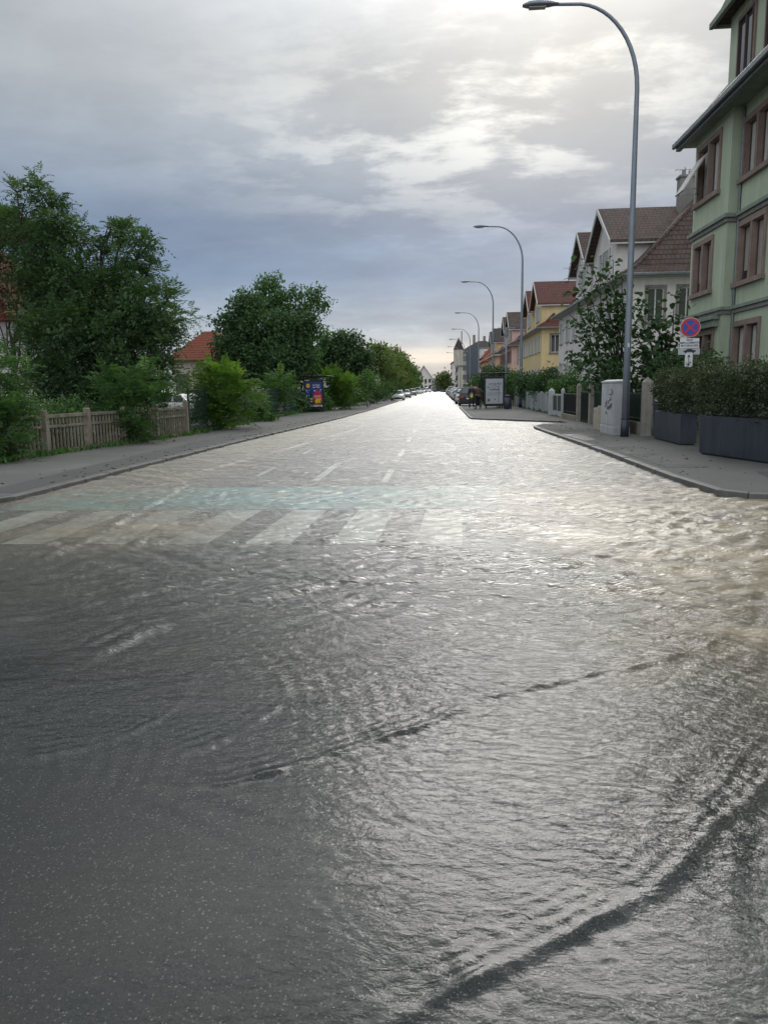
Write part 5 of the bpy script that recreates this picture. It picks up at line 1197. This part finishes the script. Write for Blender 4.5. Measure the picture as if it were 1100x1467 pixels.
wf = empty('panel_fence', (6.1, 50, .06), 0, 'whitish solid panel fence between the panel gate and the bus shelter', 'fence')
yy = 41.0; k = 0
while yy < 60.5:
    y2 = min(yy+2.4, 60.6)
    b = W(); b.box(6.08, 6.14, yy+.05, y2-.05, .12, 1.22+.03*(k % 2)); b.build('fence_panel', mat('faded_board', (.34, .36, .37), (.25, .27, .28), 3, .7, grime=.3), wf)
    b = W(); b.box(6.05, 6.17, yy-.05, yy+.048, 0, 1.3); b.build('fence_post', M_cab, wf); yy = y2; k += 1
railing('dim railing running on behind the parked cars on the right', 6.2, 62, 100, .5, 1.3, 'garden_railing', M_black)

# anthracite planters with shrubs
def planter(lb, p0, p1, n, wd, h_, side=1):
    a = Vector((*p0, 0)); c_ = Vector((*p1, 0)); t = (c_-a).normalized(); nn = Vector((t.y, -t.x, 0))*side
    if nn.x < 0: nn = -nn
    L_ = (c_-a).length; r = empty('planter', (a.x, a.y, .072), 0, lb, 'planter', 'anthracite street planters'); z0 = .072
    def hx(b, s0, s1, o0, o1, za, zb_):
        P = [a+t*s0+nn*o0, a+t*s1+nn*o0, a+t*s1+nn*o1, a+t*s0+nn*o1]; b.hexa([(p.x, p.y, za) for p in P]+[(p.x, p.y, zb_) for p in P])
    for k in range(n):
        b = W(); hx(b, L_*k/n+.004, L_*(k+1)/n-.004, 0, .03, z0+.035, z0+h_); b.build('front_panel', M_anth, r, bevel=.005)
    b = W(); hx(b, 0, .03, .032, wd, z0+.035, z0+h_); b.build('end_panel', M_anth, r, bevel=.005)
    b = W(); hx(b, L_-.03, L_, .032, wd, z0+.035, z0+h_); b.build('end_panel', M_anth, r, bevel=.005)
    b = W(); hx(b, .035, L_-.035, wd-.03, wd, z0+.035, z0+h_); b.build('back_panel', M_anth, r)
    b = W(); hx(b, .04, L_-.04, .04, wd-.04, z0, z0+.034); b.build('foot', M_black, r)
    b = W(); hx(b, .035, L_-.035, .035, wd-.035, z0+h_-.14, z0+h_-.09); b.build('soil', M_soil, r)
    return a, t, nn, L_
pa = planter('short dark grey planter of two panels between the gate post and the gap', (6.02, 19.2), (6.08, 21.72), 2, .40, .79)
pc = planter('long dark grey planter of wide panels at the right edge', (6.75, 12.2), (5.68, 16.78), 6, .5, .84)
def hedge(lb, par, z0, z1, thick, seed, n, ex=.25, extra=()):
    a, t, nn, L_ = par; rr = np.random.default_rng(seed); cl = []
    for i in range(n):
        s = -ex+(L_+2*ex)*(i+.5)/n
        for (zf, rf) in ((.28, .9), (.62, 1.0), (.9, .72)):
            p = a+t*(s+rr.uniform(-.1, .1))+nn*(.28+rr.uniform(-.08, .12)*1.5); cl.append((p.x, p.y, z0+(z1-z0)*zf+rr.uniform(-.05, .08), thick*rf*rr.uniform(.85, 1.15), .95))
    cl += list(extra); c0 = a+t*L_/2+nn*.26
    r = tree('hedge_shrub', lb, 'shrub', (c0.x, c0.y, z0-.08), cl, lambda c, r_: tuple(np.concatenate(z) for z in zip(blob_leaves(c, 620, .05, r_, .55, clump_size=.055, up=.35), blob_leaves(c, 160, .05, r_, .95, clump_size=.06, up=.9))), M_bark, LF_hedge, .025, 'dense shrubs growing in the dark planters', fork=.1, twigs=2, seed=seed, trunks=4)
    return r
hedge('dense dark shrub with pale leaf tips in the short planter', pa, .85, 1.9, .42, 201, 6)
hedge('long dense dark shrub with pale leaf tips in the long planter at the right edge', pc, .88, 1.9, .44, 202, 10)
# light rail and dark post in the gap, bin board behind the post
gr_ = empty('bike_rail', (6.3, 17.9, .07), 0, 'thin pale rail on a black post in the gap between the two planters', 'rail')
b = W(); b.tube([(6.25, 17.0, .9), (6.55, 19.0, .9)], .025, 8); b.build('rail', M_cab, gr_); b = W(); b.box(6.22, 6.28, 17.3, 17.36, .07, .88); b.box(6.47, 6.53, 18.7, 18.76, .07, .88); b.build('post', M_black, gr_)
M_purp = mat('purple_board', (.045, .03, .055), (.035, .025, .045), 4, .6)
pbx = empty('wheelie_bin', (6.55, 22.3, .06), 0, 'dark purple bin standing between the pointed post and the short planter', 'bin')
b = MB(); b.hexa([(-.24, -.26, .05), (.24, -.26, .05), (.24, .26, .05), (-.24, .26, .05), (-.28, -.32, .95), (.28, -.32, .95), (.28, .32, .95), (-.28, .32, .95)]); b.build('bin_body', M_purp, pbx, bevel=.02)
b = MB(); b.hexa([(-.3, -.34, .952), (.3, -.34, .952), (.3, .34, .952), (-.3, .34, .952), (-.26, -.28, 1.04), (.26, -.28, 1.04), (.26, .28, 1.08), (-.26, .28, 1.08)]); b.build('lid', M_purp, pbx, bevel=.02)
for s_ in (-.2, .2):
    b = MB(); b.disc((s_, .24, .08), (1, 0, 0), .09, .05, 14); b.build('wheel', M_rub, pbx)

# paulownia-like young trees and bushes on the right
def bigtree(lb, base, stems, seed, n=26, size=.24, spread=.30, name='paulownia_tree', m=LF_big):
    rng = np.random.default_rng(seed); r = empty(name, base, 0, lb, 'tree', 'broad leaved young trees in front of the white house'); B = Vector(base); mb = MB(); tips = []
    mb.tube([(0, 0, -.1), (0, 0, .7)], [.085, .075], 8)
    for (px, py, Y) in stems:
        e = PY(px, py, Y)-B; pts = limb(mb, (0, 0, .6+rng.uniform(0, .5)), tuple(e), .045, .012, rng, 6, .05, 6)
        for q_ in (3, 4, 5, 6): tips += [tuple(pts[q_]+Vector(rng.normal(0, .22, 3)))]
    mb.build('stems', M_bark, r, True); q, v = big_leaves(tips, n, size, rng, spread); foliage_obj('crown', q, v, m, r)
    return r
bigtree('tall young tree with large drooping leaves left of the nearest lamp post', (7.3, 30.5, .05), [(848,383,30.5),(858,392,30.8),(878,372,30.5),(872,400,31),(830,410,30),(845,425,30.5),(890,395,31.2),(885,430,30.6),(815,450,30),(850,455,30),(825,480,29.8),(870,470,30.4),(845,505,30),(812,510,29.7),(880,505,30),(898,440,31.5)], 301, 17, .21, .28)
bigtree('broad leaved young tree right of the nearest lamp post, in front of the white wall', (8.3, 28.5, .05), [(965,438,28.5),(945,452,28.6),(920,455,28.8),(905,470,28.8),(935,475,28.4),(960,478,28.2),(915,495,28.2),(945,505,28),(968,495,28),(925,520,27.8),(955,525,28),(905,520,28.5),(940,430,29),(912,435,29.5)], 302, 17, .20, .29)
bigtree('lower broad leaved sapling filling the space above the utility cabinet', (7.2, 27.5, .05), [(840,530,27.5),(862,520,27.8),(880,535,27.5),(850,550,27.2),(905,545,27.2),(895,520,27.8)], 303, 16, .2, .3, 'paulownia_tree')
RG = 'leafy bushes over the right garden fences'
for i, (Y, px, py, r_, lb, m) in enumerate([(36, 855, 560, 24, 'dark bush over the railing, above the cream bollards', LF_dark), (33, 900, 560, 22, 'dark green bush behind the lamp base and pointed post', LF_dark), (42, 815, 550, 20, 'green bush above the small panel gate', LF_tree), (48, 785, 545, 22, 'green bush above the whitish panel fence', LF_dark), (54, 760, 548, 18, 'large green bush right behind the second lamp', LF_dark),
        (62, 735, 545, 16, 'broad green bush behind the right bus shelter', LF_tree), (75, 712, 540, 20, 'tall rounded green bush left behind the right bus shelter', LF_dark), (88, 697, 545, 18, 'dark rounded bush above the parked cars', LF_dark), (26, 965, 520, 24, 'dark bush rising behind the short planter shrub', LF_dark), (25, 1010, 522, 22, 'dark bush below the green house ground floor window', LF_dark), (66, 700, 565, 9, 'small purple-red bush left of the right bus shelter', LF_red), (110, 688, 550, 12, 'dull bush further back along the right fence', LF_tree)]):
    cl = cpx([(px, py, r_*.9, .5), (px-r_*.9, py+6, r_*.7, .5), (px+r_*.9, py+6, r_*.7, .8), (px+3, py-r_*.35, r_*.6, .8), (px-r_*.3, py+r_*.7, r_*.8, .4), (px+r_*.6, py+r_*.9, r_*.7, .2)], Y)
    s_ = .09+.0011*Y; shrub(lb, (cl[0][0], Y+.5, .05), cl, m, 'b', 400+i, per=110, size=s_, group=RG, cs=s_*1.1)

# ------------------------------------------------------------------ cars
def paint(name, c, rough=.25): return mat(name, c, tuple(x*.95 for x in c), 2, rough, .1, spec=.6)
M_lightg = glass('headlight_glass', (.5, .52, .55), .1); M_tail = glass('tail_light_glass', (.35, .015, .015), .15); M_plate = flat('plate_white', (.7, .7, .66))
M_cglass = glass('car_glass', (.018, .022, .026), .04)
def make_car(kind, pm):
    """x across, y forward (front at +y), origin on the ground"""
    Ls, Wd, Hh = {'hatch': (4.1, 1.76, 1.47), 'sedan': (4.6, 1.82, 1.43), 'suv': (4.4, 1.84, 1.66), 'van': (4.9, 1.92, 1.95)}[kind]
    r = empty('parked_car'); l = Ls/2; w = Wd/2
    hood = {'hatch': .92, 'sedan': .88, 'suv': 1.05, 'van': 1.10}[kind]; belt = hood+.06; tail = {'hatch': 1.0, 'sedan': 1.02, 'suv': 1.1, 'van': 1.15}[kind]
    st = [(-l, .42, tail-.28, .90), (-l+.06, .28, tail-.08, .95), (-l+.35, .22, tail, 1.0), (-l*.3, .2, belt, 1.0), (l*.25, .2, belt-.02, 1.0), (l*.62, .2, hood-.03, .99), (l-.3, .22, hood-.14, .95), (l-.07, .27, hood-.25, .89), (l, .38, hood-.36, .80)]
    vs = []; fs = []; n = 10
    for (y, zb_, zt, ws) in st:
        W2 = w*ws; h_ = zt-zb_
        ring_ = [(-W2*.9, zb_), (-W2, zb_+h_*.25), (-W2*1.0, zb_+h_*.55), (-W2*.955, zb_+h_*.88), (-W2*.84, zt), (W2*.84, zt), (W2*.955, zb_+h_*.88), (W2, zb_+h_*.55), (W2, zb_+h_*.25), (W2*.9, zb_)]
        vs += [(x, y, z) for x, z in ring_]
    for i in range(len(st)-1):
        for k in range(n): fs.append((i*n+k, (i+1)*n+k, (i+1)*n+(k+1) % n, i*n+(k+1) % n))
    fs += [tuple(range(n)), tuple(range(len(st)*n-1, (len(st)-1)*n-1, -1))]
    b = MB(); b.add(vs, fs)
    yr0, yr1, yf1, yf0 = {'hatch': (-l+.18, -l+.62, l*.05, l*.42), 'sedan': (-l+.75, -l*.42, l*.05, l*.42), 'suv': (-l+.14, -l+.5, l*.1, l*.44), 'van': (-l+.05, -l+.2, l*.32, l*.66)}[kind]
    zb2 = belt-.05; zt2 = Hh; wb_, wt = w*.88, w*.70
    cab = [(-wb_, yr0, zb2), (wb_, yr0, zb2), (wb_, yf0, zb2), (-wb_, yf0, zb2), (-wt, yr1, zt2-.06), (wt, yr1, zt2-.06), (wt, yf1, zt2-.06), (-wt, yf1, zt2-.06)]
    b.hexa(cab); b.hexa([(-wt, yr1, zt2-.06), (wt, yr1, zt2-.06), (wt, yf1, zt2-.06), (-wt, yf1, zt2-.06), (-wt*.85, yr1+.12, zt2), (wt*.85, yr1+.12, zt2), (wt*.85, yf1-.15, zt2), (-wt*.85, yf1-.15, zt2)])
    bo = b.build('body', pm, r, bevel=.03)
    def paneq(name, i0, i1, i2, i3, mg=.1, mv=.12, m=M_cglass, outv=.006, u0=0, u1=1):
        A, B_, C_, D_ = [Vector(cab[i]) for i in (i0, i1, i2, i3)]
        def q(u, v_): return A.lerp(B_, u).lerp(D_.lerp(C_, u), v_)
        nn = (B_-A).cross(D_-A).normalized()
        P = [q(u0+mg*(u1-u0), mv), q(u1-mg*(u1-u0), mv), q(u1-mg*(u1-u0), 1-mv*.6), q(u0+mg*(u1-u0), 1-mv*.6)]
        mb = MB(); mb.extrude([p+nn*.001 for p in P], nn*outv); return mb.build(name, m, r)
    paneq('rear_window', 0, 1, 5, 4, .09); paneq('windscreen', 2, 3, 7, 6, .07)
    for (a_, b_, c_, d_) in ((1, 2, 6, 5), (3, 0, 4, 7)):
        paneq('side_window', a_, b_, c_, d_, .08, .14, u0=.03, u1=.5); paneq('side_window', a_, b_, c_, d_, .08, .14, u0=.5, u1=.97)
    for sx in (-1, 1):
        for yy_ in (-l*.62, l*.62):
            mb = MB(); mb.disc((sx*(w-.09), yy_, .32), (1, 0, 0), .32, .2, 22); wo2 = mb.build('wheel', M_rub, r); mb = MB(); mb.disc((sx*(w-.09), yy_, .32), (1, 0, 0), .2, .215, 16); mb.build('rim', M_rim, wo2)
        zf = hood-.33
        mb = MB(); mb.hexa([(sx*w*.42, l-.05, zf-.06), (sx*w*.78, l-.16, zf-.04), (sx*w*.78, l-.2, zf+.1), (sx*w*.42, l-.08, zf+.07), (sx*w*.42, l+.015, zf-.06), (sx*w*.80, l-.10, zf-.04), (sx*w*.80, l-.12, zf+.09), (sx*w*.42, l+.0, zf+.06)]); mb.build('headlight', M_lightg, r)
        mb = MB(); zt_ = tail-.38; mb.box(sx*w*.55, sx*w*.88, -l-.015, -l+.12, zt_, zt_+.17); mb.build('tail_light', M_tail, r)
        mb = MB(); ym = yf0-.18; mb.box(sx*(w*.9), sx*(w+.14), ym-.05, ym+.06, belt-.02, belt+.13); mb.build('wing_mirror', pm, r, bevel=.02)
    mb = MB(); mb.box(-.3, .3, l-.02, l+.025, hood-.56, hood-.36); mb.build('grille', M_black, r)
    mb = MB(); mb.box(-w*.82, w*.82, l-.1, l+.03, .2, .36); mb.build('front_bumper', M_black, r, bevel=.02); mb = MB(); mb.box(-w*.86, w*.86, -l-.03, -l+.12, .24, .42); mb.build('rear_bumper', M_black, r, bevel=.02)
    for yy_ in (l+.032, -l-.02):
        mb = MB(); mb.box(-.26, .26, yy_-.006, yy_+.006, .45 if yy_ > 0 else .6, .56 if yy_ > 0 else .71); mb.build('number_plate', M_plate, r)
    return r
C_white, C_silver, C_grey, C_black, C_blue, C_red, C_dk = paint('paint_white', (.62, .63, .63)), paint('paint_silver', (.36, .37, .38), .3), paint('paint_grey', (.12, .125, .13)), paint('paint_black', (.018, .019, .022)), paint('paint_navy', (.02, .028, .07)), paint('paint_dark_red', (.16, .02, .02)), paint('paint_dark_grey', (.05, .055, .06))
def car(kind, pm, x, y, back, lb, grp, rz=0, z=0.0):
    r = make_car(kind, pm); r.location = (x, y, z); r.rotation_euler.z = (0 if back else math.pi)+rz; tag(r, lb, 'car', grp); return r
GL, GR = 'cars parked down the left side', 'cars parked down the right side'
car('sedan', C_white, -5.9, 105.2, False, 'white saloon facing us, first of the cars parked on the left', GL)
car('hatch', C_silver, -6.0, 131, False, 'silver grey hatchback facing us, parked second behind the white saloon', GL)
car('suv', C_grey, -6.1, 165, False, 'dark grey estate facing us, third in the left row', GL)
car('van', C_white, -6.0, 205, False, 'white van facing us, fourth in the left row', GL)
car('hatch', C_silver, -6.0, 232, False, 'small silver car facing us, fifth in the left row', GL)
car('hatch', C_white, -6.0, 262, False, 'white hatchback facing us, sixth and last in the left row', GL)
car('suv', C_black, 2.62, 68.6, True, 'black car seen from behind, nearest of the cars parked on the right', GR, R(-1))
rowr = [('hatch', C_white, 76, 'white roofed hatchback, second in the right parked row'), ('suv', C_grey, 83, 'grey tall car, third in the right parked row'), ('sedan', C_dk, 91, 'very dark saloon, fourth in the right parked row'), ('hatch', C_white, 99.5, 'white small car, fifth in the right parked row'), ('hatch', C_silver, 108, 'silver small car, sixth in the right parked row'),
        ('suv', C_white, 118, 'white tall car, seventh in the right parked row'), ('sedan', C_grey, 129, 'grey saloon, eighth in the right parked row'), ('hatch', C_white, 142, 'white hatchback, ninth in the right parked row'), ('van', C_silver, 158, 'silver van, tenth in the right parked row'), ('hatch', C_blue, 176, 'navy hatchback, eleventh in the right parked row'), ('sedan', C_white, 196, 'white saloon, farthest in the right parked row')]
for k, c_, y, lb in rowr: car(k, c_, 2.5+random.uniform(-.1, .1), y, True, lb, GR, R(random.uniform(-1, 1)))
car('suv', C_blue, -.6, 300, True, 'dark navy car standing crosswise in the middle of the street far off', 'vehicles blocking the far end of the street', R(78))
car('sedan', C_black, 2.6, 285, True, 'black car turned sideways right of the navy one far off', 'vehicles blocking the far end of the street', R(96))
car('van', C_white, -5.3, 285, False, 'white van at an angle left of the navy car far off', 'vehicles blocking the far end of the street', R(35))
# white car behind the left fence
car('hatch', C_white, -14.9, 43.5, False, 'white car glimpsed between the bushes behind the concrete fence', 'cars standing in the left yards', R(60), .05)

# ------------------------------------------------------------------ people
M_skin = mat('skin', (.42, .25, .18), (.38, .22, .16), 5, .55); M_hairb = mat('hair_brown', (.05, .03, .02), (.03, .02, .014), 12, .6)
M_jack = mat('brown_knit', (.13, .085, .07), (.10, .065, .055), 9, .9); M_navyc = mat('navy_cloth', (.02, .024, .04), (.016, .02, .03), 9, .85); M_darkp = mat('dark_trousers', (.022, .024, .03), (.016, .018, .022), 9, .85); M_shoe = mat('white_shoe', (.6, .6, .58), (.5, .5, .48), 9, .6); M_blks = mat('black_shoe', (.02, .02, .02), (.015, .015, .015), 9, .5); M_yelb = mat('yellow_bag', (.60, .62, .06), (.5, .5, .05), 5, .6)
def skin_mesh(name, V, E, rad, m, parent, root=0, sub=2):
    me = bpy.data.meshes.new(name); me.from_pydata([tuple(v) for v in V], E, []); me.update()
    o = bpy.data.objects.new(name, me); COL.objects.link(o)
    if parent: o.parent = parent
    s = o.modifiers.new('skin', 'SKIN'); s.use_smooth_shade = True
    if not me.skin_vertices: me.attributes.get('skin_vertex')
    for i, sv in enumerate(me.skin_vertices[0].data):
        r = rad[i]; sv.radius = r if isinstance(r, tuple) else (r, r); sv.use_root = (i == root)
    ss = o.modifiers.new('subsurf', 'SUBSURF'); ss.levels = sub; ss.render_levels = sub
    me.materials.append(m); return o
def person(lb, loc, rz, pose, top, trous, shoe, sleeve=True, hairlen=.0):
    r = empty('person', loc, rz, lb, 'person', None)
    J = dict(pel=(0, 0, .93), bel=(0, .01, 1.10), chest=(0, .02, 1.32), neck=(0, .02, 1.47), nk2=(0, .035, 1.53), head=(0, .05, 1.62), top=(0, .05, 1.72),
             ls=(-.17, .02, 1.41), rs=(.17, .02, 1.41), le=(-.24, 0, 1.14), re=(.24, 0, 1.14), lw=(-.25, .10, .90), rw=(.25, .10, .90),
             lh=(-.09, 0, .88), rh=(.09, 0, .88), lk=(-.10, .03, .49), rk=(.10, .03, .49), la=(-.11, -.03, .09), ra=(.11, -.03, .09), lt=(-.12, .14, .04), rt=(.12, .14, .04))
    J.update(pose); K = list(J); ix = {k: i for i, k in enumerate(K)}; V = [Vector(J[k]) for k in K]
    E = [('pel', 'bel'), ('bel', 'chest'), ('chest', 'neck'), ('neck', 'nk2'), ('nk2', 'head'), ('head', 'top'), ('chest', 'ls'), ('ls', 'le'), ('le', 'lw'), ('chest', 'rs'), ('rs', 're'), ('re', 'rw'), ('pel', 'lh'), ('lh', 'lk'), ('lk', 'la'), ('la', 'lt'), ('pel', 'rh'), ('rh', 'rk'), ('rk', 'ra'), ('ra', 'rt')]
    R_ = dict(pel=(.14, .10), bel=(.125, .09), chest=(.15, .105), neck=.06, nk2=.052, head=(.078, .095), top=(.062, .075), ls=.058, rs=.058, le=.042, re=.042, lw=.028, rw=.028, lh=.088, rh=.088, lk=.056, rk=.056, la=.038, ra=.038, lt=.032, rt=.032)
    Ei = [(ix[a], ix[b]) for a, b in E]; rad = [R_[k] for k in K]
    # hands: palm plus five short finger chains each
    for s_, wk, ek in ((-1, 'lw', 'le'), (1, 'rw', 're')):
        w0 = Vector(J[wk]); d = (w0-Vector(J[ek])).normalized(); sd_ = Vector((1, 0, 0))*s_; sd_ = (sd_-d*sd_.dot(d)).normalized(); pm_ = d.cross(sd_)
        i0 = len(V); V.append(w0+d*.07); rad.append((.036, .018)); Ei.append((ix[wk], i0))
        for f, (o_, ln) in enumerate(((-.03, .065), (-.01, .078), (.01, .074), (.03, .058))):
            j = len(V); V += [w0+d*.10+pm_*o_, w0+d*(.10+ln*.55)+pm_*o_+sd_*-.008, w0+d*(.10+ln)+pm_*o_+sd_*-.022]; rad += [.010, .009, .008]; Ei += [(i0, j), (j, j+1), (j+1, j+2)]
        j = len(V); V += [w0+d*.05+pm_*-.045, w0+d*.085+pm_*-.06]; rad += [.011, .009]; Ei += [(ix[wk], j), (j, j+1)]
    skin_mesh('body', V, Ei, rad, M_skin, r)
    def part(name, keys, edges, gr, m):
        kk = {k: i for i, k in enumerate(keys)}; rd = []
        for k in keys:
            q = R_[k]; rd.append(tuple(x+gr for x in q) if isinstance(q, tuple) else q+gr)
        return skin_mesh(name, [Vector(J[k]) for k in keys], [(kk[a], kk[b]) for a, b in edges], rd, m, r)
    part('jacket', ['pel', 'bel', 'chest', 'neck', 'ls', 'le', 'lw', 'rs', 're', 'rw'], [('pel', 'bel'), ('bel', 'chest'), ('chest', 'neck'), ('chest', 'ls'), ('ls', 'le'), ('le', 'lw'), ('chest', 'rs'), ('rs', 're'), ('re', 'rw')], .022, top)
    part('trousers', ['pel', 'lh', 'lk', 'la', 'rh', 'rk', 'ra'], [('pel', 'lh'), ('lh', 'lk'), ('lk', 'la'), ('pel', 'rh'), ('rh', 'rk'), ('rk', 'ra')], .02, trous)
    for a, t_ in (('la', 'lt'), ('ra', 'rt')):
        A = Vector(J[a]); T_ = Vector(J[t_]); d = (T_-A); d.z = 0; d = d.normalized()
        skin_mesh('shoe', [A-d*.04-Vector((0, 0, A.z-.045)), A+d*.06-Vector((0, 0, A.z-.045)), T_+d*.05+Vector((0, 0, -.005))], [(0, 1), (1, 2)], [.045, .048, .036], shoe, r)
    H = Vector(J['head']); 
    skin_mesh('hair', [H+Vector((0, -.045, -.06-hairlen)), H+Vector((0, -.045, .02)), H+Vector((0, -.02, .095)), H+Vector((0, .045, .11))], [(0, 1), (1, 2), (2, 3)], [(.062, .05), (.085, .06), (.08, .06), (.055, .035)], M_hairb, r)
    b = MB(); b.tube([H+Vector((0, .09, .0)), H+Vector((0, .125, -.03))], [.008, .014], 6); b.build('nose', M_skin, r)
    for s_ in (-1, 1):
        b = MB(); b.disc(H+Vector((s_*.035, .102, .015)), (0, 1, 0), .009, .006, 8); b.build('eye', S_blk, r); b = MB(); b.disc(H+Vector((s_*.088, .0, -.01)), (1, .3, 0), .028, .014, 10); b.build('ear', M_skin, r)
    b = MB(); b.box(H.x-.022, H.x+.022, H.y+.094, H.y+.104, H.z-.062, H.z-.054); b.build('mouth', P_red, r)
    return r
p1 = person('person in a navy jacket holding a small yellow bag, behind the black car', (2.28, 54.3, .072), R(160), dict(lw=(-.12, .30, 1.10), le=(-.26, .05, 1.16), rw=(.28, .16, .92), la=(-.13, -.12, .09), lt=(-.14, .04, .04), lk=(-.12, .0, .49), ra=(.12, .12, .09), rt=(.13, .28, .04), rk=(.11, .16, .5)), M_navyc, M_darkp, M_shoe)
hx_ = MB(); hx_.hexa([(-.10, -.03, -.16), (.10, -.03, -.16), (.10, .03, -.16), (-.10, .03, -.16), (-.08, -.04, .12), (.08, -.04, .12), (.08, .04, .12), (-.08, .04, .12)])
hx_.tube([(-.05, 0, .12), (-.03, 0, .2), (.03, 0, .2), (.05, 0, .12)], .008, 6)
tag(hx_.build('shopping_bag', M_yelb, None, bevel=.015, loc=(2.28-.02, 54.3-.34, 1.06)), 'small bright yellow bag in the hand of the navy clad person', 'bag')
person('person in a brown top and dark trousers, right of the navy clad one', (2.75, 54.9, .072), R(20), dict(rw=(.20, .16, 1.16), re=(.36, -.05, 1.20), lw=(-.26, .12, .93), la=(-.14, -.02, .09), lt=(-.17, .14, .04), ra=(.17, -.02, .09), rt=(.22, .14, .04), chest=(.02, .05, 1.31), head=(.02, .09, 1.6), top=(.02, .1, 1.7), nk2=(.01, .06, 1.51)), M_jack, M_darkp, M_blks, hairlen=.05)

# little debris on the pavements
rd_ = random.Random(9)
M_deb = mat('wet_leaf_litter', (.05, .035, .02), (.03, .022, .014), 9, .7)
b = MB()
for _ in range(260):
    if rd_.random() < .6: y = rd_.uniform(11, 50); x = -6.55+.012*(y-11)-abs(rd_.gauss(0, .5))-.12
    else: y = rd_.uniform(11.5, 40); x = 4.15+abs(rd_.gauss(0, .6))
    s = rd_.uniform(.012, .05); a = rd_.uniform(0, 3.1); c_, q_ = math.cos(a)*s, math.sin(a)*s
    if y > 30 and x > 3.6: continue
    b.hexa([(x-c_, y-q_, .0705), (x+q_*.5, y-c_*.5, .0705), (x+c_, y+q_, .0705), (x-q_*.5, y+c_*.5, .0705), (x-c_, y-q_, .078), (x+q_*.5, y-c_*.5, .08), (x+c_, y+q_, .079), (x-q_*.5, y+c_*.5, .086)])
tag(b.build('leaf_litter', M_deb), 'scattered wet leaf litter and crumbs lying on the pavements', 'litter', kind='stuff')
